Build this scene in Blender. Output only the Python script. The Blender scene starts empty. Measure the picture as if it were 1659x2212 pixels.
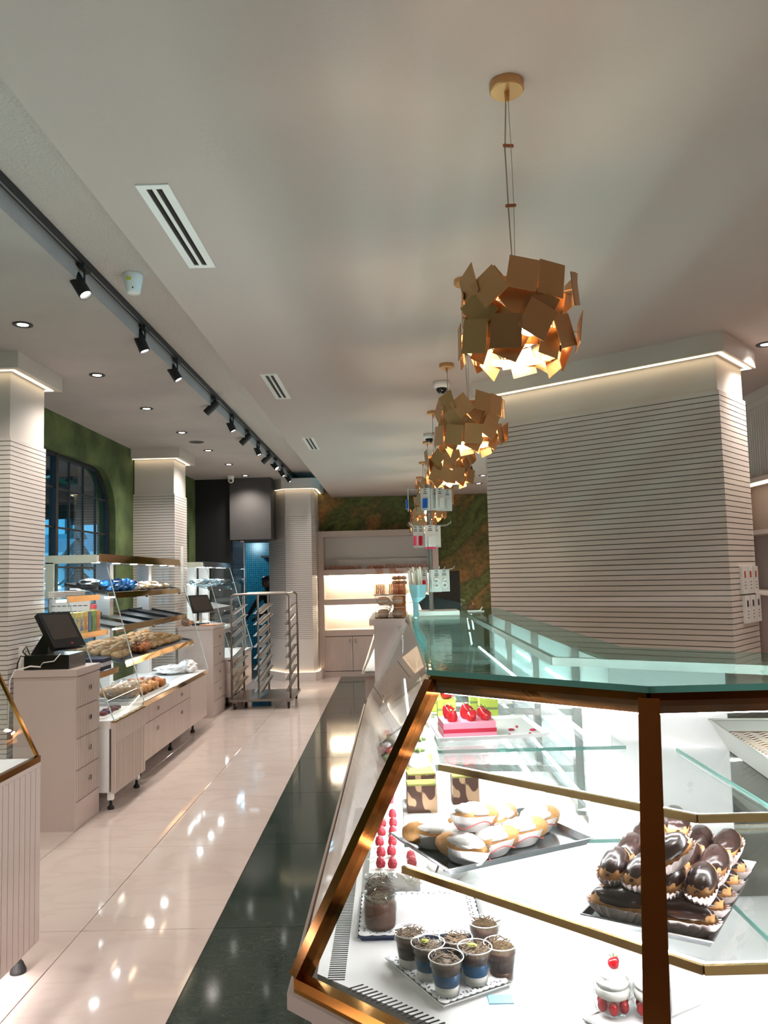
import bpy, math, random
from mathutils import Vector, Matrix, Euler
random.seed(11)
SC = bpy.context.scene
COL = SC.collection
PI = math.pi

# ------------------------------------------------------------------ camera
cam_d = bpy.data.cameras.new('camera')
cam = bpy.data.objects.new('camera', cam_d)
COL.objects.link(cam)
cam_d.sensor_fit = 'VERTICAL'
cam_d.sensor_height = 36.0
cam_d.lens = 1700.0 / 2212.0 * 36.0
cam_d.clip_start = 0.05
cam_d.clip_end = 200
_r = [[0.9996055199685564, 0.026695483483989937, 0.008726718165948043],
      [0.010846548524107463, -0.08032308907041742, -0.9967098643774426],
      [-0.025906694762281992, 0.9964113370108459, -0.08058095707269888]]
M = Matrix.Identity(4)
for i in range(3):
    for j in range(3):
        M[i][j] = _r[i][j]
M.translation = Vector((0, 0, 1.7))
cam.matrix_world = M
SC.camera = cam

# ------------------------------------------------------------------ world, exposure
W = bpy.data.worlds.new('world')
SC.world = W
W.use_nodes = True
_bg = W.node_tree.nodes['Background']
_bg.inputs[0].default_value = (0.10, 0.42, 0.62, 1)
_bg.inputs[1].default_value = 3.6
vs = SC.view_settings
vs.view_transform = 'Standard'
vs.look = 'None'
vs.gamma = 1
vs.use_curve_mapping = False
vs.exposure = 0.0
cy = SC.cycles
cy.max_bounces = 8
cy.use_adaptive_sampling = True
cy.adaptive_threshold = 0.02
cy.diffuse_bounces = 4
cy.glossy_bounces = 4
cy.transmission_bounces = 6
cy.transparent_max_bounces = 32
cy.caustics_reflective = False
cy.caustics_refractive = False
cy.sample_clamp_indirect = 6.0
cy.use_denoising = True

# lamp strengths (all lamps of the room in one place)
P_DOWN = 95.0      # recessed downlights, each
P_DOWN_R = 85.0
P_TRACK = 44.0
P_PEND = 3.5      # pendant lamps
P_PUCK = 26.0       # canopy pucks of the bakery wall
E_STRIP = 5.0      # warm cornice strips
E_CASE = 78.0      # cool strips inside the big display case
E_CANOPY = 40.0    # pucks under the bakery canopies
E_NICHE = 240.0     # strips in the back shelf
E_LENS = 14.0

# ------------------------------------------------------------------ helpers
def S(r, g, b):
    def c(u):
        u /= 255.0
        return u / 12.92 if u <= 0.04045 else ((u + 0.055) / 1.055) ** 2.4
    return (c(r), c(g), c(b), 1.0)

class MB:
    """collects geometry in world coordinates"""
    def __init__(s):
        s.v = []; s.f = []
    def add(s, vs_, fs):
        n = len(s.v)
        s.v += [tuple(p) for p in vs_]
        s.f += [tuple(i + n for i in f) for f in fs]
        return s
    def box(s, x0, x1, y0, y1, z0, z1):
        return s.add([(x0,y0,z0),(x1,y0,z0),(x1,y1,z0),(x0,y1,z0),(x0,y0,z1),(x1,y0,z1),(x1,y1,z1),(x0,y1,z1)],
                     [(3,2,1,0),(4,5,6,7),(0,1,5,4),(1,2,6,5),(2,3,7,6),(3,0,4,7)])
    def extr(s, pts, vec):
        """closed polygon of 3D points pushed along a vector"""
        n = len(pts); vec = Vector(vec)
        a = [Vector(p) for p in pts]; b = [p + vec for p in a]
        fs = [tuple(reversed(range(n))), tuple(range(n, 2*n))]
        fs += [(i, (i+1) % n, n + (i+1) % n, n + i) for i in range(n)]
        return s.add(a + b, fs)
    def prism(s, poly, z0, z1):
        return s.extr([(x, y, z0) for x, y in poly], (0, 0, z1 - z0))
    def loft(s, polys, cap=True):
        """rings of equal length"""
        n = len(polys[0]); vs_ = [p for r in polys for p in r]; fs = []
        for k in range(len(polys) - 1):
            for i in range(n):
                j = (i + 1) % n
                fs.append((k*n+i, k*n+j, (k+1)*n+j, (k+1)*n+i))
        if cap:
            fs.append(tuple(reversed(range(n))))
            fs.append(tuple((len(polys)-1)*n + i for i in range(n)))
        return s.add(vs_, fs)
    def bar(s, p, q, w, h, up=(0, 0, 1)):
        p = Vector(p); q = Vector(q); d = (q - p).normalized(); u = Vector(up)
        a = d.cross(u)
        if a.length < 1e-5: a = d.cross(Vector((1, 0, 0)))
        a.normalize(); b = a.cross(d).normalized()
        a *= w / 2; b *= h / 2
        r = lambda c: [c - a - b, c + a - b, c + a + b, c - a + b]
        return s.loft([r(p), r(q)])
    def tube(s, pts, r, n=8, closed=False):
        pts = [Vector(p) for p in pts]; rings = []; prev = None
        m = len(pts)
        for i, p in enumerate(pts):
            if closed: d = pts[(i+1) % m] - pts[i-1]
            else: d = pts[min(i+1, m-1)] - pts[max(i-1, 0)]
            d.normalize()
            if prev is None:
                a = d.cross(Vector((0, 0, 1)))
                if a.length < 1e-3: a = d.cross(Vector((1, 0, 0)))
            else:
                a = prev - d * prev.dot(d)
            a.normalize(); prev = a; b = d.cross(a)
            rr = r[i] if isinstance(r, (list, tuple)) else r
            rings.append([p + (a * math.cos(2*PI*k/n) + b * math.sin(2*PI*k/n)) * rr for k in range(n)])
        if closed: rings.append(rings[0])
        return s.loft(rings, cap=not closed)
    def lathe(s, prof, c, n=20, ax=(0, 0, 1), cap=True):
        c = Vector(c); q = Vector((0, 0, 1)).rotation_difference(Vector(ax).normalized())
        rings = [[c + q @ Vector((r * math.cos(2*PI*k/n), r * math.sin(2*PI*k/n), z)) for k in range(n)] for r, z in prof]
        return s.loft(rings, cap)
    def cyl(s, p, q, r, n=14):
        p = Vector(p); q = Vector(q)
        return s.lathe([(r, 0), (r, (q-p).length)], p, n, q - p)
    def ell(s, c, rx, ry, rz, n=12, m=8, rot=None, wob=0.0, seed=0, zmin=-1.0):
        c = Vector(c); rnd = random.Random(seed); rings = []
        ks = [k for k in range(m + 1)]
        for k in ks:
            t = -PI/2 + PI * k / m
            zz = max(math.sin(t), zmin)
            ring = []
            for i in range(n):
                u = 2*PI*i/n; w = 1 + (rnd.random() - .5) * wob
                rr = max(math.cos(t), 0.02)
                p = Vector((rx*rr*math.cos(u)*w, ry*rr*math.sin(u)*w, rz*zz*w))
                ring.append(c + (rot @ p if rot else p))
            rings.append(ring)
        return s.loft(rings)
    def quad(s, a, b, c, d):
        return s.add([a, b, c, d], [(0, 1, 2, 3)])
    def build(s, name, mat, parent=None, smooth=False, kind=None, label=None):
        me = bpy.data.meshes.new(name)
        off = wpos(parent) if parent else Vector((0, 0, 0))
        me.from_pydata([tuple(Vector(p) - off) for p in s.v], [], s.f)
        me.update()
        if smooth:
            for p in me.polygons: p.use_smooth = True
        if mat: me.materials.append(mat)
        o = bpy.data.objects.new(name, me)
        COL.objects.link(o)
        if parent: o.parent = parent
        if kind: o['kind'] = kind
        if label: o['label'] = label
        return o

def wpos(o):
    p = Vector((0, 0, 0))
    while o:
        p += o.location; o = o.parent
    return p

def rebase(o, c):
    """moves a mesh object's origin to the world point c without moving its geometry"""
    c = Vector(c); d = c - wpos(o)
    o.data.transform(Matrix.Translation(-d)); o.location += d
    return o

def tag(o, label=None, cat=None, group=None, kind=None):
    if label: o['label'] = label
    if cat: o['category'] = cat
    if group: o['group'] = group
    if kind: o['kind'] = kind
    return o

def thing(name, label, cat, loc, group=None):
    o = bpy.data.objects.new(name, None)
    o.empty_display_size = .05
    COL.objects.link(o)
    o.location = loc
    return tag(o, label, cat, group)

def dup(root, loc, rz=0.0, label=None, group=None, rot=None, sc=None):
    def cp(o, par):
        c = o.copy(); COL.objects.link(c)
        if par: c.parent = par
        for ch in list(o.children): cp(ch, c)
        return c
    r = cp(root, None)
    r.location = loc
    r.rotation_euler = rot if rot else (0, 0, rz)
    if sc: r.scale = (sc, sc, sc)
    if label: r['label'] = label
    if group: r['group'] = group
    return r

def copy_part(o, parent, loc=None, rot=None, scale=None):
    c = o.copy(); COL.objects.link(c); c.parent = parent
    if loc is not None: c.location = loc
    if rot is not None: c.rotation_euler = rot
    if scale is not None: c.scale = scale
    return c

def light(name, typ, loc, power, color=(1, 1, 1), parent=None, size=.1, spot=None, rot=None, blend=.6):
    d = bpy.data.lights.new(name, typ)
    d.energy = power; d.color = color
    if typ == 'AREA': d.size = size
    else: d.shadow_soft_size = size
    if typ == 'SPOT': d.spot_size = spot; d.spot_blend = blend
    o = bpy.data.objects.new(name, d); COL.objects.link(o)
    o.location = Vector(loc) - (wpos(parent) if parent else Vector((0, 0, 0)))
    if rot: o.rotation_euler = rot
    if parent: o.parent = parent
    return o

ORD = ['first', 'second', 'third', 'fourth', 'fifth', 'sixth', 'seventh', 'eighth', 'ninth', 'tenth', 'eleventh', 'twelfth']

# ------------------------------------------------------------------ materials
def new(name):
    m = bpy.data.materials.new(name); m.use_nodes = True
    nt = m.node_tree
    for n in list(nt.nodes): nt.nodes.remove(n)
    out = nt.nodes.new('ShaderNodeOutputMaterial')
    return m, nt, out

def N(nt, t, **kw):
    n = nt.nodes.new(t)
    for k, v in kw.items():
        if k in n.inputs: n.inputs[k].default_value = v
        else: setattr(n, k, v)
    return n

def mat(name, col, rough=.5, metal=0.0, spec=.5, var=None, vscale=6.0, bump=0.0, bscale=200.0, dist=.002, coat=0.0, stretch=None, detail=4.0, ramp=(.35, .65)):
    """principled; var = second colour mixed in by noise; bump = noise relief"""
    m, nt, out = new(name)
    b = N(nt, 'ShaderNodeBsdfPrincipled')
    b.inputs['Base Color'].default_value = col
    b.inputs['Roughness'].default_value = rough
    b.inputs['Metallic'].default_value = metal
    b.inputs['Specular IOR Level'].default_value = spec
    b.inputs['Coat Weight'].default_value = coat
    nt.links.new(b.outputs[0], out.inputs[0])
    if var or bump:
        tc = N(nt, 'ShaderNodeTexCoord'); mp = N(nt, 'ShaderNodeMapping')
        if stretch: mp.inputs['Scale'].default_value = stretch
        nt.links.new(tc.outputs['Object'], mp.inputs[0])
    if var:
        no = N(nt, 'ShaderNodeTexNoise'); no.inputs['Scale'].default_value = vscale
        no.inputs['Detail'].default_value = detail
        nt.links.new(mp.outputs[0], no.inputs['Vector'])
        rp = N(nt, 'ShaderNodeValToRGB')
        rp.color_ramp.elements[0].position = ramp[0]; rp.color_ramp.elements[0].color = col
        rp.color_ramp.elements[1].position = ramp[1]; rp.color_ramp.elements[1].color = var
        nt.links.new(no.outputs[0], rp.inputs[0]); nt.links.new(rp.outputs[0], b.inputs['Base Color'])
    if bump:
        nb = N(nt, 'ShaderNodeTexNoise'); nb.inputs['Scale'].default_value = bscale; nb.inputs['Detail'].default_value = 3
        nt.links.new(mp.outputs[0], nb.inputs['Vector'])
        bp = N(nt, 'ShaderNodeBump'); bp.inputs['Strength'].default_value = bump; bp.inputs['Distance'].default_value = dist
        nt.links.new(nb.outputs[0], bp.inputs['Height']); nt.links.new(bp.outputs[0], b.inputs['Normal'])
    return m

def glass(name, tint=(.93, .98, .97, 1), rough=.0, f0=.04, bump=0.0, bscale=30.0, gain=1.0):
    """thin pane: tinted see-through mixed with a mirror that grows towards grazing angles"""
    m, nt, out = new(name)
    tr = N(nt, 'ShaderNodeBsdfTransparent'); tr.inputs[0].default_value = tint
    gl = N(nt, 'ShaderNodeBsdfGlossy'); gl.inputs['Roughness'].default_value = rough
    gl.inputs[0].default_value = (.95, 1, .99, 1)
    lw = N(nt, 'ShaderNodeLayerWeight'); lw.inputs[0].default_value = .5
    pw = N(nt, 'ShaderNodeMath', operation='POWER'); pw.inputs[1].default_value = 5.0
    nt.links.new(lw.outputs['Facing'], pw.inputs[0])
    ma = N(nt, 'ShaderNodeMath', operation='MULTIPLY_ADD')
    ma.inputs[1].default_value = (1 - f0) * gain; ma.inputs[2].default_value = f0
    nt.links.new(pw.outputs[0], ma.inputs[0])
    mx = N(nt, 'ShaderNodeMixShader')
    nt.links.new(ma.outputs[0], mx.inputs[0]); nt.links.new(tr.outputs[0], mx.inputs[1]); nt.links.new(gl.outputs[0], mx.inputs[2])
    nt.links.new(mx.outputs[0], out.inputs[0])
    if bump:
        tc = N(nt, 'ShaderNodeTexCoord')
        nb = N(nt, 'ShaderNodeTexNoise'); nb.inputs['Scale'].default_value = bscale
        nt.links.new(tc.outputs['Object'], nb.inputs['Vector'])
        bp = N(nt, 'ShaderNodeBump'); bp.inputs['Strength'].default_value = bump; bp.inputs['Distance'].default_value = .004
        nt.links.new(nb.outputs[0], bp.inputs['Height']); nt.links.new(bp.outputs[0], gl.inputs['Normal'])
    return m

def emit(name, col, st):
    m, nt, out = new(name)
    e = N(nt, 'ShaderNodeEmission'); e.inputs[0].default_value = col; e.inputs[1].default_value = st
    nt.links.new(e.outputs[0], out.inputs[0])
    return m

def marble(name, base, vein, rough, scale=1.0, vscale=2.2, amount=.5, width=.06, second=None):
    m, nt, out = new(name)
    b = N(nt, 'ShaderNodeBsdfPrincipled'); b.inputs['Roughness'].default_value = rough
    b.inputs['Specular IOR Level'].default_value = .5
    nt.links.new(b.outputs[0], out.inputs[0])
    tc = N(nt, 'ShaderNodeTexCoord'); mp = N(nt, 'ShaderNodeMapping')
    mp.inputs['Rotation'].default_value = (0, 0, .7); mp.inputs['Scale'].default_value = (scale, scale*2.6, scale)
    nt.links.new(tc.outputs['Object'], mp.inputs[0])
    n1 = N(nt, 'ShaderNodeTexNoise'); n1.inputs['Scale'].default_value = vscale; n1.inputs['Detail'].default_value = 8; n1.inputs['Distortion'].default_value = 1.2
    nt.links.new(mp.outputs[0], n1.inputs['Vector'])
    sb = N(nt, 'ShaderNodeMath', operation='SUBTRACT'); sb.inputs[1].default_value = .5
    nt.links.new(n1.outputs[0], sb.inputs[0])
    ab = N(nt, 'ShaderNodeMath', operation='ABSOLUTE'); nt.links.new(sb.outputs[0], ab.inputs[0])
    rp = N(nt, 'ShaderNodeValToRGB')
    rp.color_ramp.elements[0].position = 0; rp.color_ramp.elements[0].color = (amount,)*3 + (1,)
    rp.color_ramp.elements[1].position = width; rp.color_ramp.elements[1].color = (0, 0, 0, 1)
    nt.links.new(ab.outputs[0], rp.inputs[0])
    n2 = N(nt, 'ShaderNodeTexNoise'); n2.inputs['Scale'].default_value = 1.3; n2.inputs['Detail'].default_value = 6
    nt.links.new(mp.outputs[0], n2.inputs['Vector'])
    m1 = N(nt, 'ShaderNodeMix', data_type='RGBA'); m1.inputs[6].default_value = base; m1.inputs[7].default_value = second or base
    nt.links.new(n2.outputs[0], m1.inputs[0])
    m2 = N(nt, 'ShaderNodeMix', data_type='RGBA'); m2.inputs[7].default_value = vein
    nt.links.new(rp.outputs[0], m2.inputs[0]); nt.links.new(m1.outputs[2], m2.inputs[6])
    nt.links.new(m2.outputs[2], b.inputs['Base Color'])
    return m

def fresco(name):
    """green wall painting with brown diagonal bands"""
    m, nt, out = new(name)
    b = N(nt, 'ShaderNodeBsdfPrincipled'); b.inputs['Roughness'].default_value = .7
    nt.links.new(b.outputs[0], out.inputs[0])
    tc = N(nt, 'ShaderNodeTexCoord'); mp = N(nt, 'ShaderNodeMapping')
    mr = N(nt, 'ShaderNodeMapping'); mr.inputs['Rotation'].default_value = (0, .75, 0)
    nt.links.new(tc.outputs['Object'], mr.inputs[0])
    mp.inputs['Scale'].default_value = (.4, .5, 1.3)
    nt.links.new(mr.outputs[0], mp.inputs[0])
    n1 = N(nt, 'ShaderNodeTexNoise'); n1.inputs['Scale'].default_value = 1.4; n1.inputs['Detail'].default_value = 5; n1.inputs['Distortion'].default_value = .6
    nt.links.new(mp.outputs[0], n1.inputs['Vector'])
    rp = N(nt, 'ShaderNodeValToRGB'); cr = rp.color_ramp
    cr.elements[0].position = .34; cr.elements[0].color = S(58, 70, 38)
    cr.elements[1].position = .64; cr.elements[1].color = S(172, 110, 64)
    for p, c in ((.42, S(106, 112, 58)), (.49, S(84, 92, 48)), (.56, S(130, 104, 58))):
        e = cr.elements.new(p); e.color = c
    nt.links.new(n1.outputs[0], rp.inputs[0])
    n2 = N(nt, 'ShaderNodeTexNoise'); n2.inputs['Scale'].default_value = 16; n2.inputs['Detail'].default_value = 5
    nt.links.new(tc.outputs['Object'], n2.inputs['Vector'])
    mx = N(nt, 'ShaderNodeMix', data_type='RGBA', blend_type='OVERLAY'); mx.inputs[0].default_value = .8
    nt.links.new(rp.outputs[0], mx.inputs[6]); nt.links.new(n2.outputs[0], mx.inputs[7])
    nt.links.new(mx.outputs[2], b.inputs['Base Color'])
    return m

def mosaic(name):
    m, nt, out = new(name)
    b = N(nt, 'ShaderNodeBsdfPrincipled'); b.inputs['Roughness'].default_value = .25
    nt.links.new(b.outputs[0], out.inputs[0])
    tc = N(nt, 'ShaderNodeTexCoord'); mp = N(nt, 'ShaderNodeMapping'); mp.inputs['Rotation'].default_value = (PI/2, 0, 0)
    nt.links.new(tc.outputs['Object'], mp.inputs[0])
    br = N(nt, 'ShaderNodeTexBrick'); br.offset = 0
    br.inputs['Color1'].default_value = S(40, 130, 158); br.inputs['Color2'].default_value = S(54, 150, 174); br.inputs['Mortar'].default_value = S(20, 74, 96)
    br.inputs['Scale'].default_value = 1; br.inputs['Brick Width'].default_value = .042; br.inputs['Row Height'].default_value = .042; br.inputs['Mortar Size'].default_value = .005
    nt.links.new(mp.outputs[0], br.inputs['Vector']); nt.links.new(br.outputs[0], b.inputs['Base Color'])
    return m

M_ = {}
M_['plaster'] = mat('plaster', S(212, 203, 195), .6)
M_['slat'] = mat('slat_paint', S(216, 207, 200), .42)
M_['groove'] = mat('groove_dark', S(118, 106, 98), .8)
M_['ceil'] = mat('ceiling_plaster', S(188, 174, 168), .9, bump=.25, bscale=60, dist=.004)
M_['ceil_rough'] = mat('ceiling_render', S(200, 187, 180), .95, bump=.9, bscale=70, dist=.012)
M_['ceil_left'] = mat('ceiling_concrete', S(172, 163, 160), .9, var=S(184, 175, 171), vscale=1.2, bump=.5, bscale=75, dist=.008)
M_['tile'] = marble('floor_marble', S(200, 184, 176), S(178, 158, 148), .055, .55, 2.0, .2, .05, second=S(210, 196, 189))
M_['green_tile'] = marble('green_marble', S(32, 44, 40), S(84, 96, 88), .08, 2.6, 5.0, .35, .03, second=S(52, 66, 59))
M_['grout'] = mat('grout', S(120, 108, 100), .8)
M_['cab'] = mat('cabinet_lacquer', S(197, 180, 172), .28)
M_['cab_white'] = mat('white_lacquer', S(232, 226, 220), .3)
M_['white'] = mat('white_enamel', S(240, 240, 238), .25)
M_['brass'] = mat('polished_brass', S(182, 128, 62), .12, 1.0)
M_['brass_dark'] = mat('dim_mirror_brass', S(128, 78, 38), .12, 1.0)  # brass darkened in colour, imitating the dark surroundings it mirrors
M_['gold'] = mat('mirror_gold', S(226, 186, 128), .07, 1.0)
M_['satin_gold'] = mat('satin_gold', S(206, 160, 112), .42, .8)
M_['steel'] = mat('steel', S(190, 188, 184), .28, 1.0)
M_['rack_steel'] = mat('rack_steel', S(150, 143, 136), .34, 1.0)
M_['chrome'] = mat('chrome', S(215, 215, 215), .1, 1.0)
M_['black'] = mat('black_plastic', S(20, 18, 18), .3)
M_['black_matte'] = mat('black_metal', S(26, 24, 24), .5)
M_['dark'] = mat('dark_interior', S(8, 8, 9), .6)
M_['rubber'] = mat('rubber', S(30, 30, 32), .7)
M_['screen'] = mat('screen', S(52, 46, 40), .22)
M_['fresco'] = fresco('green_fresco')
M_['green'] = mat('green_stucco', S(96, 112, 64), .8, var=S(58, 76, 40), vscale=3.0, bump=.5, bscale=40, dist=.006, detail=8)
M_['mosaic'] = mosaic('blue_mosaic')
M_['glass'] = glass('clear_glass')
M_['glass_case'] = glass('case_glass', (.985, .995, .993, 1))
M_['glass_top'] = glass('top_glass', (.70, .90, .87, 1), .02, .05, bump=.2, bscale=22, gain=.5)
M_['glass_edge'] = mat('glass_edge', S(96, 158, 146), .15)
M_['pale_edge'] = mat('pale_glass_edge', S(196, 216, 212), .15)
M_['glass_shelf'] = glass('shelf_glass', (.98, .993, .993, 1), .01, .05)
M_['glass_dark'] = glass('dark_glass', (.30, .36, .40, 1), 0, .06)
M_['glass_grey'] = glass('grey_glass', (.50, .55, .54, 1), .03, .10)
M_['pane'] = glass('window_pane', (.82, .90, .95, 1), 0, .05)
M_['e_warm'] = emit('warm_strip', (1, .80, .52, 1), E_STRIP)
M_['e_case'] = emit('case_strip', (1, .97, .985, 1), E_CASE)
M_['e_canopy'] = emit('canopy_puck', (.86, .96, 1, 1), E_CANOPY)
M_['e_niche'] = emit('niche_strip', (1, .86, .62, 1), E_NICHE)
M_['e_lens'] = emit('lens', (1, .95, .9, 1), E_LENS)
M_['e_bulb'] = emit('bulb', (1, .82, .58, 1), 160.0)
M_['pale_brass'] = mat('pale_brass', S(206, 178, 120), .2, 1.0)
M_['e_shelf'] = emit('shelf_strip', (.88, .96, 1, 1), 14.0)
# ================================================================== THE ROOM
Z_MAIN, Z_LEFT, Z_REC = 3.12, 3.37, 3.49
X_EDGE, X_REC = -1.06, -1.697
XL, XR, YB, YF = -3.25, 3.06, -4.0, 14.05     # left wall, right wall, wall behind the camera, far wall

# floor with tiles of its own
fl = MB().box(XL - .1, XR + .1, YB - .1, 17.5, -.12, -.012).build('floor', M_['grout'], kind='structure')
tile_x = [(-2.885, -2.23), (-2.23, -1.575), (-1.575, -.92), (-3.25, -2.885)]
strip_x = [(-.92, -.31), (-.31, .30)]
right_x = [(.30, .955), (.955, 1.61), (1.61, 2.265), (2.265, 3.06)]
cache = {}
def tile(x0, x1, y0, y1, m, z=.0):
    key = (round(x1 - x0, 4), round(y1 - y0, 4), m.name)
    if key not in cache:
        w, d = (x1 - x0) - .004, (y1 - y0) - .004
        mb = MB(); e = .0015
        ring = lambda a, zz: [(-w/2 + a, -d/2 + a, zz), (w/2 - a, -d/2 + a, zz), (w/2 - a, d/2 - a, zz), (-w/2 + a, d/2 - a, zz)]
        mb.loft([ring(0, -.012), ring(0, -e), ring(e, 0)])
        me = bpy.data.meshes.new('tile'); me.from_pydata(mb.v, [], mb.f); me.update(); me.materials.append(m)
        cache[key] = me
    o = bpy.data.objects.new('tile', cache[key]); COL.objects.link(o)
    o.parent = fl; o.location = ((x0 + x1) / 2, (y0 + y1) / 2, z)
rows = [4.0 + 1.2 * k for k in range(-6, 9)]
for y in rows:
    for a, b in tile_x + right_x: tile(a, b, y, min(y + 1.2, 13.6), M_['tile'])
    for a, b in strip_x: tile(a, b, y, min(y + 1.2, 13.6), M_['green_tile'])

# ceilings
ce = MB().box(X_EDGE, XR + .1, YB, YF + .1, Z_MAIN, Z_MAIN + .3).build('ceiling', M_['ceil'], kind='structure')
MB().box(X_REC, X_EDGE, YB, YF + .1, Z_REC, Z_REC + .06).build('raised_strip', M_['ceil_rough'], ce)
MB().box(XL - .1, X_REC, YB, YF + .1, Z_LEFT, Z_LEFT + .17).build('side_panel', M_['ceil_left'], ce)

# walls
def opening_wall(mb, x0, x1, ya, yb, za, zb, holes):
    """wall in the YZ plane with rectangular holes (y0,y1,z0,z1) sorted by y"""
    y = ya
    for h in holes:
        mb.box(x0, x1, y, h[0], za, zb)
        mb.box(x0, x1, h[0], h[1], za, h[2])
        mb.box(x0, x1, h[0], h[1], h[3], zb)
        y = h[1]
    mb.box(x0, x1, y, yb, za, zb)
    return mb
def fillet(mb, x0, x1, y, z, r, sy):
    """fills the upper corner (y,z) of a hole so that it becomes round; sy=+1: hole lies towards -y"""
    cyy, cz = y - sy * r, z - r; pts = [(x0, y, z)]
    for k in range(9):
        a = PI / 2 * k / 8
        pts.append((x0, cyy + sy * r * math.cos(a), cz + r * math.sin(a)))
    mb.extr(pts, (x1 - x0, 0, 0))
W1 = (6.34, 9.23, .85, 3.01); W2 = (10.6, 12.6, .6, 2.8)
wl = MB(); opening_wall(wl, XL - .22, XL, YB, 13.05, 0, Z_LEFT, [W1, W2])
for h in (W1, W2):
    fillet(wl, XL - .22, XL, h[1], h[3], .55, 1); fillet(wl, XL - .22, XL, h[0], h[3], .55, -1)
wl.build('wall_left', M_['green'], kind='structure')
MB().box(-1.95, XR, YF, YF + .15, 0, 3.62).build('wall_far', M_['fresco'], kind='structure')
MB().box(XR, XR + .15, YB, YF, 0, Z_MAIN).build('wall_right', M_['plaster'], kind='structure')
MB().box(XL - .2, XR + .15, YB - .15, YB, 0, 3.62).build('wall_rear', mat('rear_paint', S(150, 136, 126), .8), kind='structure')

# window one: steel frame, glazing bars, panes
def window(name, h, bars_y, mull, bars_z, pane_m):
    x = XL - .10; f = MB(); r = .55; w = .035
    y0, y1, z0, z1 = h
    arc = lambda cyy, cz, a0, a1: [(x, cyy + (r - w/2) * math.cos(a0 + (a1 - a0) * k / 8), cz + (r - w/2) * math.sin(a0 + (a1 - a0) * k / 8)) for k in range(9)]
    path = [(x, y1 - w/2, z0)] + arc(y1 - r, z1 - r, 0, PI/2) + arc(y0 + r, z1 - r, PI/2, PI) + [(x, y0 + w/2, z0)]
    for a, b in zip(path[:-1], path[1:]): f.bar(a, b, .05, .06, (1, 0, 0))
    f.bar((x, y0, z0 + .02), (x, y1, z0 + .02), .05, .06)
    fo = f.build(name, M_['black_matte'], kind='structure')
    for y in mull:
        MB().box(x - .035, x + .035, y - .03, y + .03, z0, z1).build('mullion', M_['black_matte'], fo)
    for y in bars_y:
        top = z1 if y < y1 - r else z1 - r + math.sqrt(max(0, r*r - (y - (y1 - r))**2))
        MB().box(x - .012, x + .012, y - .009, y + .009, z0, top).build('glazing_bar', M_['black_matte'], fo)
    for z in bars_z:
        MB().box(x - .012, x + .012, y0, y1, z - .009, z + .009).build('glazing_bar', M_['black_matte'], fo)
    ys = [y0] + sorted(mull) + [y1]
    for a, b in zip(ys[:-1], ys[1:]):
        MB().box(x - .004, x + .004, a, b, z0, z1).build('pane', pane_m, fo)
    return fo
window('window_1', W1, [6.70, 7.05, 7.41, 8.12, 8.49, 8.85], [7.76], [1.47, 1.87, 2.265, 2.66], M_['pane'])
window('window_2', W2, [11.1, 11.6, 12.1], [], [1.4, 2.1], M_['glass_dark'])

# kitchen passage at the far left: lintel, black glazed door, tiled kitchen behind
MB().box(-2.655, -1.98, 12.9, 14.2, 2.35, Z_LEFT).build('wall_lintel', mat('lintel_dimmed', S(78, 75, 74), .85), kind='structure')  # grey deepened in the colour to imitate weak light here
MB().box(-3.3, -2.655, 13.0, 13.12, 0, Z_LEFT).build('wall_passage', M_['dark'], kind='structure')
dr = MB().box(-2.655, -2.44, 12.98, 13.02, 0, 2.35).build('door_1', M_['glass_dark'], kind='structure')
MB().box(-2.445, -2.43, 12.96, 13.04, 0.02, 2.33).build('edge_profile', M_['steel'], dr)
MB().box(-2.5, -2.43, 12.96, 13.04, 2.31, 2.335).build('hinge', M_['steel'], dr)
wk = MB().box(-4.2, -1.0, 16.0, 16.15, 0, 3.0).build('wall_kitchen', M_['mosaic'], kind='structure')
MB().box(-1.75, -1.6, 14.21, 16, 0, 3.0).build('wall_kitchen_right', M_['plaster'], kind='structure')
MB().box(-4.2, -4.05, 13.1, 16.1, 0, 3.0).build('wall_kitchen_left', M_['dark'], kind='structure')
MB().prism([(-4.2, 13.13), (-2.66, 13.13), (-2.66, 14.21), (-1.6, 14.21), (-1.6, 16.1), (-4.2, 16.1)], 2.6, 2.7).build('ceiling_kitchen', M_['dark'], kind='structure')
kl = thing('kitchen_fill', 'added unseen fill light brightening the blue tiled kitchen', 'lamp', (-2.9, 15.0, 2.6))
MB().box(-3.2, -2.6, 14.98, 15.02, 2.57, 2.6).build('tube', emit('kitchen_fill_glow', (.62, .88, 1, 1), 10.0), kl)  # glowing bar and point light added to brighten the blue tiles
light('lamp', 'POINT', (-2.9, 15.0, 2.4), 26, (.62, .88, 1), kl, .1)
kw = MB().box(-2.32, -1.9, 15.96, 15.99, 1.5, 2.0).build('window_3', emit('kitchen_daylight', (.22, .72, .85, 1), 1.1), kind='structure')
MB().box(-2.13, -2.10, 15.93, 15.97, 1.5, 2.0).build('mullion', M_['black_matte'], kw)
sh = MB().box(-2.62, -1.95, 15.7, 16, 2.12, 2.16).build('wall_shelf', M_['dark']); tag(sh, 'dark shelf on the blue tiled kitchen wall', 'shelf')

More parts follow.
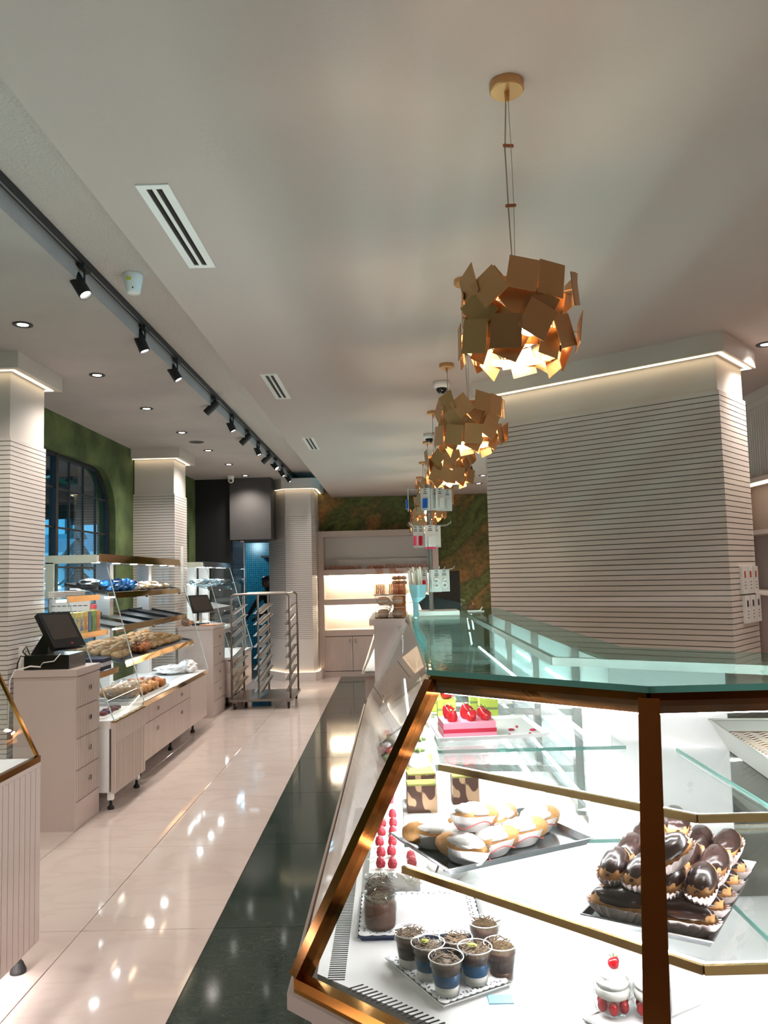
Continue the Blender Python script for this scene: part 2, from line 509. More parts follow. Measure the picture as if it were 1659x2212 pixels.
# pillars clad with horizontal slats
def pillar(poly, z0, z1, cor_z, top, pitch=.034, cor=.085, plinth=None, name='pillar', strip=True, front_only=None):
    """poly counter-clockwise footprint of the slat faces"""
    n = len(poly)
    def off(d):
        res = []
        for i in range(n):
            p0 = Vector(poly[i-1]); p1 = Vector(poly[i]); p2 = Vector(poly[(i+1) % n])
            a = (p1 - p0).normalized(); b = (p2 - p1).normalized()
            na = Vector((a.y, -a.x)); nb = Vector((b.y, -b.x))
            k = na + nb; k = k / max(k.length_squared / 2, 1e-6)
            res.append((p1.x + k.x * d, p1.y + k.y * d))
        return res
    core = MB().prism(off(-.012), 0, top).build(name, M_['plaster'], kind='structure')
    mb = MB().prism(off(0), 0, pitch - .0055)
    me = bpy.data.meshes.new('slat'); me.from_pydata(mb.v, [], mb.f); me.update(); me.materials.append(M_['slat'])
    z = z0
    while z < z1 - .01:
        o = bpy.data.objects.new('slat', me); COL.objects.link(o); o.parent = core; o.location = (0, 0, z); z += pitch
    back = off(-.014)
    MB().prism(off(-.008), z0, z1).build('groove_backing', M_['groove'], core)
    if z0 > .05: MB().prism(off(0), plinth or 0, z0).build('lower_panel', M_['slat'], core)
    MB().prism(off(cor), cor_z, top).build('cornice', M_['plaster'], core)
    if strip:
        a, b = off(.012), off(.04); m = MB()
        for i in range(n):
            j = (i + 1) % n
            m.add([(a[i][0], a[i][1], cor_z - .004), (a[j][0], a[j][1], cor_z - .004), (b[j][0], b[j][1], cor_z - .004), (b[i][0], b[i][1], cor_z - .004)], [(0, 1, 2, 3)])
        m.build('light_strip', M_['e_warm'], core)
    if plinth:
        MB().prism(off(.06), 0, plinth).build('plinth', M_['slat'], core)
        a, b = off(.008), off(.03); m = MB()
        for i in range(n):
            j = (i + 1) % n
            m.add([(a[i][0], a[i][1], plinth + .003), (b[i][0], b[i][1], plinth + .003), (b[j][0], b[j][1], plinth + .003), (a[j][0], a[j][1], plinth + .003)], [(0, 1, 2, 3)])
        m.build('light_strip', M_['e_warm'], core)
    return core
P1 = [(-3.25, 5.58), (-2.725, 5.58), (-2.725, 6.16), (-3.25, 6.16)]
P2 = [(-3.25, 9.86), (-2.725, 9.86), (-2.725, 10.45), (-3.25, 10.45)]
P3 = [(-2.13, 13.62), (-1.785, 13.2), (-1.345, 13.2), (-1.29, 13.3), (-1.29, 14.04), (-2.13, 14.04)]
pillar(P1, 0.02, 2.75, 3.25, Z_LEFT, cor=.09)
pillar(P2, 0.02, 2.80, 3.25, Z_LEFT, cor=.09)
pillar(P3, .66, 2.76, 3.20, Z_LEFT, cor=.09, plinth=.14)
BK, BL, BR = Vector((2.02, 4.75)), Vector((.715, 5.80)), Vector((2.345, 5.12))
BF = BL + BR - BK
PB = [tuple(BL), tuple(BK), tuple(BR), tuple(BF)]
blk = pillar(PB, .1, 2.78, 3.0, Z_MAIN, cor=.06)

# right wall: fluted upper panel, moulding and a lit wall niche
trm = MB().box(XR - .07, XR, 4.2, 9.0, Z_MAIN - .075, Z_MAIN).build('trim_right', M_['plaster'], kind='structure')
MB().box(XR - .05, XR, 4.2, 9.0, Z_MAIN - .12, Z_MAIN - .075).build('lower_moulding', M_['plaster'], trm)
fp = MB().box(XR - .02, XR, 4.2, 9.0, 2.38, Z_MAIN - .12).build('wall_right_panel', M_['groove'], kind='structure')
mb = MB().box(-.028, 0, 0, .034, 2.38, Z_MAIN - .12)
me = bpy.data.meshes.new('batten'); me.from_pydata(mb.v, [], mb.f); me.update(); me.materials.append(M_['slat'])
for k in range(120):
    o = bpy.data.objects.new('batten', me); COL.objects.link(o); o.parent = fp; o.location = (XR - .0, 4.2 + .04 * k, 0)
nc = thing('wall_cabinet', 'pale built-in wall cabinet with lit shelves at the right picture edge', 'cabinet', (2.86, 6.2, 0))
MB().box(2.80, XR, 6.62, 6.9, 0, 2.38).build('side_post', M_['cab'], nc)
MB().box(2.80, XR, 4.3, 4.4, 0, 2.38).build('side_post', M_['cab'], nc)
MB().box(3.03, XR, 4.4, 6.62, 0, 2.38).build('back_panel', M_['cab'], nc)
for z in (.9, 1.48, 1.94, 2.34):
    MB().box(2.80, 3.03, 4.4, 6.62, z, z + .035).build('shelf', M_['cab'], nc)
MB().box(2.83, 2.86, 4.5, 6.6, 2.325, 2.338).build('light_strip', M_['e_warm'], nc)
MB().box(2.80, XR, 4.4, 6.62, 0, .9).build('base_cabinet', M_['cab'], nc)

# outside, seen through the window: terrace roof, ground, a house, firs
MB().box(-60, -3.3, -6, 60, -.4, -.3).build('ground', mat('asphalt', S(70, 76, 82), .9), kind='structure')
tr = MB().box(-8.2, -3.35, 2, 40, 3.35, 3.5).build('terrace_roof', M_['dark'], kind='structure')
for y in range(6, 40, 2):
    MB().box(-8.2, -3.35, y, y + .14, 3.2, 3.35).build('beam', mat('beam_grey', S(62, 60, 60), .8) if y == 6 else bpy.data.materials['beam_grey'], tr)
hs = thing('house', 'pale blue-lit house with balconies seen through the arched window', 'house', (-17, 42, 0))
M_['house'] = mat('house_render', S(222, 238, 244), .9); M_['house_win'] = mat('house_glazing', S(48, 84, 100), .15)
MB().box(-21, -12.5, 42, 50, -.3, 14).build('body', M_['house'], hs)
for z in (1.2, 4.2, 7.2):
    for x in (-20, -17.5, -15, -13.9):
        w_ = MB().box(x, x + .95, 41.95, 42.02, z, z + 1.5).build('window', M_['house_win'], hs)
        MB().box(x + .44, x + .5, 41.92, 41.97, z, z + 1.5).build('mullion', M_['house'], w_)
    b_ = MB().box(-18.2, -13.2, 40.9, 42, z - 1.0, z - .85).build('balcony', M_['house'], hs)
    MB().box(-18.2, -13.2, 40.88, 40.94, z - .85, z + .1).build('railing', mat('rail_%d' % z, S(120, 166, 184), .6), b_)
M_['fir'] = mat('fir_needles', S(30, 62, 66), .9, var=S(52, 92, 96), vscale=9)
def fir(x, y, h, label):
    t = thing('fir_tree', label, 'tree', (x, y, -.3), 'firs outside the window')
    MB().cyl((x, y, -.3), (x, y, h * .3), .14, 8).build('trunk', M_['dark'], t)
    mb = MB(); rnd = random.Random(int(x * 10))
    for k in range(9):
        z = h * (.08 + .1 * k); r = h * .2 * (1 - k / 9.5)
        for i in range(11):
            a = 2 * PI * (i + rnd.random() * .6) / 11; q = r * (.7 + .5 * rnd.random()); s_ = .22 * q + .05
            c, s0 = math.cos(a), math.sin(a)
            p = (x + c * q, y + s0 * q, z - q * .25)
            mb.add([(x, y, z + h * .1), (x + c*q*.6 - s0*s_, y + s0*q*.6 + c*s_, z - .02), p, (x + c*q*.6 + s0*s_, y + s0*q*.6 - c*s_, z - .02)], [(0, 1, 2), (0, 2, 3)])
    mb.build('foliage', M_['fir'], t)
fir(-9.6, 24, 4.6, 'tall dark fir outside the window, nearest the middle mullion')
fir(-8.1, 25, 3.6, 'small dark fir outside at the rounded end of the window')
fir(-12.4, 22, 4.2, 'dark fir outside the window beside the slatted pillar at left')
# ================================================================== CEILING FITTINGS
def slot_vent(y, label):
    x0, x1 = -.885, -.765; l = .76
    t = thing('air_vent', label, 'vent', (x0, y, Z_MAIN), 'linear air vents in the main ceiling')
    f = MB(); z0, z1 = Z_MAIN - .006, Z_MAIN
    w = .016
    xs = [x0 + .03, x0 + .052, x0 + .066, x0 + .088]
    f.box(x0, xs[0], y, y + l, z0, z1); f.box(xs[1], xs[2], y, y + l, z0, z1); f.box(xs[3], x1, y, y + l, z0, z1)
    f.box(xs[0], xs[1], y, y + .03, z0, z1); f.box(xs[2], xs[3], y, y + .03, z0, z1)
    f.box(xs[0], xs[1], y + l - .03, y + l, z0, z1); f.box(xs[2], xs[3], y + l - .03, y + l, z0, z1)
    f.build('frame', M_['white'], t)
    for a in (0, 2):
        MB().box(xs[a], xs[a+1], y + .03, y + l - .03, z1 - .0015, z1 - .0005).build('slot', M_['dark'], t)
        MB().box(xs[a] + .009, xs[a] + .012, y + .03, y + l - .03, z0 + .001, z1 - .0016).build('blade', M_['black_matte'], t)
slot_vent(2.705, 'white linear air vent with two dark slots, nearest and largest')
slot_vent(5.37, 'white linear air vent in the main ceiling, middle of three')
slot_vent(7.9, 'white linear air vent in the main ceiling, farthest and smallest')

def downlight(x, y, z, label, group, power):
    t = thing('downlight', label, 'downlight', (x, y, z), group)
    MB().lathe([(.062, -.001), (.062, -.006), (.05, -.009), (.036, -.004), (.036, -.001)], (x, y, z), 24).build('trim_ring', M_['black_matte'], t)
    MB().lathe([(.001, -.0045), (.034, -.0045), (.034, -.0035), (.001, -.0035)], (x, y, z), 20).build('lens', M_['e_lens'], t)
    light('lamp', 'SPOT', (x, y, z - .03), power, (1, .91, .83), t, .08, spot=2.3, blend=.8)
for k in range(7):
    downlight(-2.333, 4.92 + 1.277 * k, Z_LEFT, 'black-rimmed recessed downlight in the side ceiling, %s from the near end' % ORD[k], 'downlights in the side ceiling', P_DOWN)
for k, (x, y) in enumerate([(2.44, 4.98), (1.356, 11.4), (1.40, 12.4)]):
    downlight(x, y, Z_MAIN, ['recessed downlight in the main ceiling right of the big slatted block', 'recessed downlight beside the slatted block edge, upper of the pair', 'recessed downlight beside the slatted block edge, lower of the pair'][k], 'downlights in the main ceiling', P_DOWN_R)
# lamps of the same kind outside the frame (behind the camera and behind the block)
for x, y, w_ in [(-2.333, 3.64, 'side ceiling above the left case'), (-2.333, 2.36, 'side ceiling left of the camera'), (1.9, 1.6, 'main ceiling right of the camera'), (1.9, -.8, 'main ceiling behind the camera, right'), (-.6, -1.2, 'main ceiling behind the camera, left'), (2.4, 8.0, 'main ceiling behind the slatted block'), (2.4, 3.2, 'main ceiling before the slatted block, out of view')]:
    downlight(x, y, Z_LEFT if x < -1.6 else Z_MAIN, 'recessed downlight in the ' + w_, 'downlights outside the view', P_DOWN if x < -1.6 else P_DOWN_R)

sp = MB().lathe([(.001, -.006), (.08, -.006), (.09, -.002), (.09, 0)], (-2.33, 9.4, Z_LEFT), 28).build('ceiling_speaker', M_['black_matte'])
tag(rebase(sp, (-2.33, 9.4, Z_LEFT)), 'flat round black loudspeaker set in the side ceiling', 'speaker')

# track with its spotlights
TX, TZ = -1.665, Z_REC
tk = thing('light_track', 'long black lighting track along the raised ceiling strip', 'light track', (TX, 7, TZ))
MB().box(TX - .018, TX + .018, .6, 14.0, TZ - .034, TZ).build('rail', M_['black_matte'], tk)
MB().box(TX - .006, TX + .006, .6, 14.0, TZ - .036, TZ - .034).build('contact_groove', M_['steel'], tk)
def track_spot(k, y, d, lit, label):
    t = thing('track_spotlight', label, 'spotlight', (TX, y, TZ - .036), 'spotlights on the black track')
    MB().box(TX - .016, TX + .016, y - .05, y + .05, TZ - .062, TZ - .036).build('adapter', M_['black_matte'], t)
    MB().cyl((TX, y, TZ - .062), (TX, y, TZ - .12), .006, 8).build('stem', M_['black_matte'], t)
    d = Vector(d).normalized(); c = Vector((TX - .03, y, TZ - .135)); L = .16; r = .036
    hd = MB().lathe([(r, 0), (r, L), (r - .004, L), (r - .006, L - .02), (.002, L - .02)], c - d * L * .5, 20, d).build('head', M_['black_matte'], t, smooth=False)
    MB().bar((TX, y, TZ - .12), tuple(c), .012, .006).build('bracket', M_['black_matte'], t)
    p = c + d * (L * .5 - .012)
    MB().lathe([(.001, 0), (r - .007, 0), (r - .007, .002), (.001, .002)], p, 18, d).build('lens', M_['e_lens'], hd)
    if lit:
        light('lamp', 'SPOT', p + d * .02, P_TRACK, (1, .94, .88), t, .05, spot=1.0, rot=d.to_track_quat('-Z', 'Y').to_euler(), blend=.5)
ys = [4.23, 5.3, 6.12, 7.45, 8.32, 9.21, 9.98, 10.77, 11.42, 12.17, 12.93, 13.8]
Rr = (.52, -.12, -.85); Ll = (-.70, .05, -.62); Dn = (.3, -.3, -.9)
dirs = [(.52, -.10, -.85), (.36, .02, -.9), (.52, .0, -.85), Ll, (.42, -.05, -.9), Ll, (.38, -.05, -.9), Ll, (.62, -.3, -.7), (.52, -.05, -.85), (.52, -.05, -.85), (.25, -.3, -.95)]
for k in range(12):
    track_spot(k, ys[k], dirs[k], True, 'black cylindrical spotlight, %s along the track from the near end' % ORD[k])

# detector on the raised strip
dx, dy = -1.465, 4.45
t = thing('smoke_detector', 'white conical detector with a small yellow sticker on the raised ceiling strip', 'detector', (dx, dy, Z_REC))
MB().lathe([(.056, 0), (.056, -.012), (.052, -.05), (.044, -.085), (.043, -.088), (.04, -.112), (.03, -.118), (.001, -.118)], (dx, dy, Z_REC), 28).build('body', M_['white'], t, smooth=True)
MB().box(dx - .022, dx + .004, dy - .0575, dy - .045, Z_REC - .052, Z_REC - .036).build('sticker', mat('sticker_yellow', S(205, 205, 60), .5), t)
MB().cyl((dx + .01, dy - .046, Z_REC - .095), (dx + .01, dy - .03, Z_REC - .095), .004, 8).build('sensor_hole', M_['dark'], t)

# cameras
def dome(x, y, label):
    t = thing('dome_camera', label, 'camera', (x, y, Z_MAIN), 'dome cameras between the pendants')
    MB().lathe([(.06, 0), (.06, -.03), (.055, -.045), (.04, -.05), (.001, -.05)], (x, y, Z_MAIN), 28).build('base', M_['white'], t, smooth=True)
    MB().lathe([(.042, -.048), (.040, -.062), (.03, -.08), (.016, -.089), (.001, -.091)], (x, y, Z_MAIN), 24).build('dome', mat('dome_black' + label[:4], S(16, 16, 18), .06), t, smooth=True)
dome(.40, 5.74, 'white dome camera with black bubble, nearer one above the second pendant')
dome(.41, 7.9, 'white dome camera with black bubble, farther one left of the second pendant')
tx, ty = -2.57, 12.6
t = thing('turret_camera', 'white ball camera on the side ceiling before the dark passage', 'camera', (tx, ty, Z_LEFT))
MB().lathe([(.055, 0), (.055, -.03), (.05, -.05)], (tx, ty, Z_LEFT), 24).build('base', M_['white'], t)
MB().ell((tx, ty, Z_LEFT - .07), .05, .05, .05, 16, 10).build('ball', M_['white'], t, smooth=True)
MB().lathe([(.025, 0), (.022, .012), (.001, .012)], (tx + .01, ty - .042, Z_LEFT - .085), 14, (.2, -1, -.4)).build('lens', M_['black'], t)

# gold plate pendants
def pendant_proto():
    x, y = .37, 2.19
    zc = 2.405
    t = thing('pendant_lamp', 'pendant lamp of overlapping gold plates, nearest and largest of the row', 'pendant lamp', (x, y, Z_MAIN), 'gold plate pendants in a row')
    MB().lathe([(.05, 0), (.05, -.022), (.047, -.026), (.001, -.026)], (x, y, Z_MAIN), 32).build('canopy', M_['satin_gold'], t, smooth=False)
    MB().lathe([(.008, 0), (.006, -.03), (.001, -.03)], (x, y, Z_MAIN - .026), 10).build('cable_gland', M_['satin_gold'], t)
    top = zc + .10
    MB().tube([(x - .004, y, Z_MAIN - .05), (x - .012, y, Z_MAIN - .2), (x - .009, y, zc + .35), (x - .002, y, top)], .0022, 6).build('cable', mat('clear_cable', S(170, 160, 150), .3), t)
    MB().tube([(x + .003, y, Z_MAIN - .05), (x + .006, y, Z_MAIN - .2), (x + .007, y, zc + .35), (x + .002, y, top)], .0012, 6).build('cable', M_['steel'], t)
    for zz, w in ((Z_MAIN - .19, .004), (zc + .345, .001)):
        MB().bar((x - .017, y - w, zz), (x + .013, y + w, zz + .002), .006, .008).build('spacer', mat('copper%.2f' % zz, S(170, 110, 80), .3, 1.0), t)
    fr = MB()
    for zz, r in ((zc - .085, .118), (zc + .085, .118)):
        pr = []
        for a, b in ((r - .0015, -.011), (r + .0015, -.011), (r + .0015, .011), (r - .0015, .011)): pr.append((a, b))
        rings = [[(x + rr * math.cos(2*PI*k/40), y + rr * math.sin(2*PI*k/40), zz + h_) for rr, h_ in pr] for k in range(41)]
        fr.loft(rings, cap=False)
    for k in range(4):
        a = PI/4 + PI/2 * k
        fr.cyl((x + .118*math.cos(a), y + .118*math.sin(a), zc - .085), (x + .118*math.cos(a), y + .118*math.sin(a), zc + .085), .003, 6)
        fr.cyl((x, y, zc + .085), (x + .118*math.cos(a), y + .118*math.sin(a), zc + .085), .003, 6)
    fr.cyl((x, y, zc + .03), (x, y, top), .014, 10)
    fr.build('frame', M_['satin_gold'], t)
    for k in range(3):
        a = 2*PI*k/3 + .5
        c = (x + .04*math.cos(a), y + .04*math.sin(a), zc - .03)
        MB().lathe([(.006, .055), (.007, .03), (.013, 0), (.014, -.015), (.009, -.03), (.001, -.034)], c, 12).build('bulb', M_['e_bulb'], t, smooth=True)
    light('lamp', 'POINT', (x, y, zc - .035), P_PEND, (1, .84, .66), t, .05)
    # plates, one mesh shared
    s = .0415
    pm = MB().box(-s, s, -.001, .001, -s * 1.1, s * 1.1)
    me = bpy.data.meshes.new('plate'); me.from_pydata(pm.v, [], pm.f); me.update(); me.materials.append(M_['satin_gold'])
    rnd = random.Random(5)
    rme = bpy.data.meshes.new('rod'); rm_ = MB().cyl((0, 0, 0), (0, .03, 0), .002, 5); rme.from_pydata(rm_.v, [], rm_.f); rme.update(); rme.materials.append(M_['satin_gold'])
    rings = [(.075, 11, .158), (-.055, 11, .160), (.02, 7, .135), (-.02, 7, .135), (-.085, 8, .122), (.085, 5, .115)]
    for zo, n, r in rings:
        for i in range(n):
            a = 2*PI*(i + .35*rnd.random() + (.5 if zo < 0 else 0))/n
            rr = r + rnd.uniform(-.012, .012); zz = zc + zo + rnd.uniform(-.014, .018)
            o = bpy.data.objects.new('plate', me); COL.objects.link(o); o.parent = t
            o.location = Vector((x + rr*math.cos(a), y + rr*math.sin(a), zz)) - t.location
            q = Euler((rnd.uniform(-.14, .14), rnd.choice([0.08, -.1, .5, .75, -.6, .2, -.3, .15]), a + PI/2 + rnd.uniform(-.15, .15)), 'XYZ')
            o.rotation_euler = q
            o.scale = (1, 1, 1) if r > .13 else (.85, 1, .85)
            ro = bpy.data.objects.new('rod', rme); COL.objects.link(ro); ro.parent = o
            if rr < .118: ro.rotation_euler = (0, 0, PI)
    return t
pend = pendant_proto()
PL = [('second', 3.72, .385, .35), ('third', 5.25, .405, 1.7), ('fourth', 6.8, .39, .9), ('fifth', 8.35, .41, 2.6), ('sixth', 9.88, .42, 1.2), ('seventh', 11.4, .43, .2)]
for nm, y, x, rz in PL:
    dup(pend, (x, y, Z_MAIN), rz, 'pendant lamp of overlapping gold plates, %s of the row from the camera' % nm)
# ================================================================== FURNITURE
def fluted(p0, p1, nrm, z0, z1, th, pitch, gw, gd):
    """panel with vertical grooves; p0->p1 is the outer face, nrm points out"""
    p0 = Vector(p0); p1 = Vector(p1); n = Vector(nrm).normalized(); L = (p1 - p0).length; u = (p1 - p0) / L
    k = max(1, int(round(L / pitch))); pt = L / k; pts = []
    for i in range(k):
        a = i * pt
        for s_, d in ((gw/2, 0), (pt - gw/2, 0), (pt - gw/2 + .0005, -gd), (pt + gw/2 - .0005, -gd)):
            if i == k - 1 and s_ > pt - gw/2: continue
            pts.append(p0 + u * (a + s_) + n * d)
    pts[0] = p0.copy(); pts[-1] = p1.copy()
    pts += [p1 - n * th, p0 - n * th]
    return MB().prism([(p.x, p.y) for p in pts], z0, z1)

def knob(y, z, x, parent):
    """small chrome H handle on a face looking to +x"""
    m = MB()
    m.box(x, x + .014, y - .015, y - .010, z - .018, z + .018)
    m.box(x, x + .014, y + .010, y + .015, z - .018, z + .018)
    m.box(x + .004, x + .010, y - .015, y + .015, z - .003, z + .003)
    m.build('handle', M_['chrome'], parent)

def drawer_counter(x1, y0, y1, zt, label, name='cash_counter'):
    x0 = x1 - .44
    t = thing(name, label, 'counter', (x1 - .22, (y0 + y1)/2, 0))
    MB().box(x0, x1 - .02, y0 + .003, y1 - .003, .0, zt - .045).build('body', M_['cab'], t)
    MB().box(x0 - .005, x1 + .004, y0 - .004, y1 + .004, zt - .045, zt).build('countertop', M_['cab'], t)
    zb = .185; h = (zt - .055 - zb) / 4
    for k in range(4):
        d = fluted((x1, y0 + .02), (x1, y1 - .004), (1, 0), zb + h*k + .006, zb + h*(k+1), .02, .030, .008, .007).build('drawer', M_['cab'], t)
        knob((y0 + y1)/2 + .02, zb + h*(k + .5) + .01, x1, d)
    MB().box(x1 - .02, x1 - .001, y0, y0 + .018, 0, zt - .045).build('front_stile', M_['cab'], t)
    MB().box(x1 - .02, x1 - .004, y0 + .02, y1, 0, zb - .003).build('plinth', M_['cab'], t)
    MB().box(x0 + .002, x1 - .006, y0 + .006, y1, 0, .006).build('floor_gasket', M_['dark'], t)
    return t
drawer_counter(-2.23, 5.552, 6.10 - .1, 1.10, 'beige cash counter with four fluted drawers, the near one carrying a black screen')
drawer_counter(-2.262, 9.90, 10.58, 1.13, 'beige drawer counter in the distance beside the tray rack')

# ---------------------------------------------------------------- chilled display (near half of the bakery wall)
cd = thing('chilled_display', 'low chilled display with fluted vented front behind the near cash counter', 'display', (-2.5, 6.43, 0))
X0, X1, Y0, Y1 = -2.70, -2.12, 6.02, 6.74
MB().box(X0, X1 - .05, Y0 + .01, Y1, .13, .60).build('body', M_['white'], cd)
fluted((X1, Y0), (X1, Y1), (1, 0), .50, .645, .03, .028, .006, .005).build('front_panel', M_['cab'], cd)
fluted((X1, Y0), (X1, Y1), (1, 0), .125, .50, .03, .028, .011, .024).build('vent_panel', M_['cab'], cd)
MB().box(X1 - .03, X1 + .002, Y0, Y1, .645, .66).build('front_trim', M_['gold'], cd)
MB().box(X0, X1 - .03, Y0 + .01, Y1, .60, .66).build('cold_well', M_['cab_white'], cd)
for x, y in ((X1 - .05, Y0 + .05), (X1 - .05, Y1 - .07), (X0 + .05, Y0 + .05), (X0 + .05, Y1 - .07)):
    f_ = MB().box(x - .02, x + .02, y - .02, y + .02, .07, .13).build('foot', M_['white'], cd)
    MB().lathe([(.024, 0), (.024, .02), (.012, .03), (.010, .07)], (x, y, 0), 14).build('foot_pad', M_['rubber'], f_)
def end_glass(par, y, top, bot, zt, zb, xb, name='end_glass'):
    g = MB().extr([(xb, y, zb), (bot, y, zb), (top, y, zt), (xb, y, zt)], (0, .008, 0)).build(name, M_['glass_shelf'], par)
    MB().bar((bot + .002, y + .004, zb), (top + .002, y + .004, zt), .008, .004, (0, 1, 0)).build('polished_edge', M_['pale_edge'], g)
end_glass(cd, Y0, -2.50, -2.13, 1.60, .66, X0)
MB().quad((X1 - .01, Y0, .66), (X1 - .01, Y1, .66), (X1 - .07, Y1, .80), (X1 - .07, Y0, .80)).build('front_glass', M_['glass'], cd)
MB().bar((X1 - .07, Y0, .80), (X1 - .07, Y1, .80), .008, .008).build('glass_rim', M_['gold'], cd)
for z, x in ((1.585, -2.50), (1.295, -2.43), (.975, -2.34)):
    s_ = MB().box(X0, x, Y0 + .012, Y1 - .03, z, z + .012).build('shelf', M_['glass_shelf'], cd)
    MB().box(x, x + .006, Y0 + .012, Y1 - .03, z - .028, z + .018).build('fascia', M_['gold'], s_)
    if z > 1.1:
        l_ = MB().box(x - .16, x - .13, Y0 + .2, Y1 - .2, z - .03, z - .012).build('light_tube', emit('tube%.2f' % z, (.86, .97, 1, 1), 14.0), s_)
pp = MB().box(-2.97, -2.62, 6.80, 6.83, 1.31, 1.57).build('perforated_panel', M_['white'], cd)
me = bpy.data.meshes.new('slot'); q_ = MB().box(-.017, .017, -.001, 0, -.003, .003); me.from_pydata(q_.v, [], q_.f); me.update(); me.materials.append(M_['dark'])
for r_ in range(4):
    for c_ in range(7):
        o = bpy.data.objects.new('slot', me); COL.objects.link(o); o.parent = pp
        o.location = Vector((-2.93 + .046 * c_, 6.80, 1.36 + .05 * r_)) - wpos(pp)

# ---------------------------------------------------------------- bakery wall units
def bakery_unit(x1, y0, y1, label, zt=.66, canopy=True, gold=True, far=False):
    xb = -2.98
    t = thing('bakery_display', label, 'display', ((x1 + xb)/2, (y0 + y1)/2, 0))
    g = M_['gold'] if gold else M_['chrome']
    MB().box(xb, x1 - .022, y0, y1, .14, zt - .03).build('base_cabinet', M_['cab'], t)
    MB().box(xb, x1 + .004, y0, y1, zt - .03, zt).build('worktop', M_['white'], t)
    MB().bar((x1 + .012, y0, zt - .022), (x1 + .012, y1, zt - .022), .006, .05, (.3, 0, 1)).build('front_trim', g, t)
    L = y1 - y0; c = [y0, y0 + .38 * L, y0 + .69 * L, y1]
    zm = zt - .20
    for i in range(2):
        d = fluted((x1, c[i] + .003), (x1, c[i+1] - .003), (1, 0), zm + .003, zt - .05, .022, .030, .006, .005).build('drawer', M_['cab'], t)
        knob((c[i] + c[i+1])/2, (zm + zt)/2 - .02, x1, d)
        d = fluted((x1, c[i] + .003), (x1, c[i+1] - .003), (1, 0), .14, zm - .003, .022, .030, .006, .005).build('door', M_['cab'], t)
        knob((c[i] + c[i+1])/2, zm - .1, x1, d)
    d = MB().box(x1 - .022, x1, c[2] + .003, y1, .14, zt - .05).build('door', M_['cab'], t)
    for y in (y0 + .2, (y0 + y1)/2, y1 - .3):
        MB().lathe([(.024, 0), (.024, .02), (.012, .04), (.012, .14)], (x1 - .09, y, 0), 12).build('foot', M_['rubber'], t)
    MB().box(xb, x1 - .3, y0 + .02, y1 - .02, 0, .13).build('under_shade', M_['dark'], t)  # dark block standing in for the shadow under the cabinet
    # canopy
    zc = 1.885; xc = x1 - .32
    ca = MB().box(xb, xc, y0 - .15, y1 + .02, zc, zc + .055).build('canopy', M_['cab_white'], t)
    MB().bar((xc + .01, y0 - .15, zc + .03), (xc + .01, y1 + .02, zc + .03), .006, .075, (-.25, 0, 1)).build('fascia', g, ca)
    MB().box(xb, xc - .02, y0 - .155, y0 - .15, zc - .01, zc + .06).build('end_frame', mat('pale_green_%d' % (y0*10), S(190, 200, 184), .35), ca)
    MB().box(xb, xb + .07, y0 - .155, y0 - .13, 1.58, zc).build('end_leg', bpy.data.materials['pale_green_%d' % (y0*10)], ca)
    n = 5 if not far else 3
    for k in range(n):
        y = y0 + .12 + (L - .3) * k / (n - 1)
        MB().cyl((xc - .13, y, zc - .006), (xc - .13, y, zc + .002), .035, 16).build('light_puck', M_['e_canopy'], ca)
        light('lamp', 'SPOT', (xc - .16, y, zc - .012), P_PUCK, (.86, .96, 1), ca, .06, spot=1.9, blend=.5)
    for y in ((y0 + .42 * L), y1 - .12):
        MB().box(xb + .02, xb + .16, y - .05, y + .05, zt, zc).build('post', M_['cab_white'], t)
    # sloping shelves
    for k, (z, x) in enumerate(((1.58, x1 - .30), (1.28, x1 - .23), (.985, x1 - .15))):
        s_ = MB().extr([(xb + .05, y0 + .01, z + .10), (x, y0 + .01, z), (x, y0 + .01, z + .006), (xb + .05, y0 + .01, z + .106)], (0, L - .04, 0)).build('shelf', M_['glass_shelf'], t)
        MB().bar((x + .006, y0 + .01, z + .006), (x + .006, y1 - .03, z + .006), .005, .055, (-.3, 0, 1)).build('fascia', g, s_)
        MB().box(xb + .13, xb + .17, y0 + .05, y1 - .08, z + .070, z + .076).build('light_strip', M_['e_shelf'], s_)
        if k == 2: MB().box(-2.60, -2.55, y0 + .05, y1 - .08, z + .02, z + .03).build('light_strip', M_['e_shelf'], s_)  # extra hidden strip added to brighten the worktop below
        for q_ in (.45, .97):
            MB().lathe([(.012, 0), (.012, .02), (.004, .024)], (x + .004, y0 + .01 + (L - .04) * q_, z - .02), 12, (1, 0, 0)).build('end_button', M_['chrome'], s_)
    end_glass(t, y0, xc, x1 + .02, zc, zt, xb)
    end_glass(t, y1 - .01, xc, x1 + .02, zc, zt, xb)
    return t
bakery_unit(-2.20, 6.90, 9.28, 'tall bakery display with gold shelf edges full of buns and trays')
bakery_unit(-2.20, 10.62, 12.2, 'far bakery display with pale shelf edges behind the tray rack', gold=False, far=True)

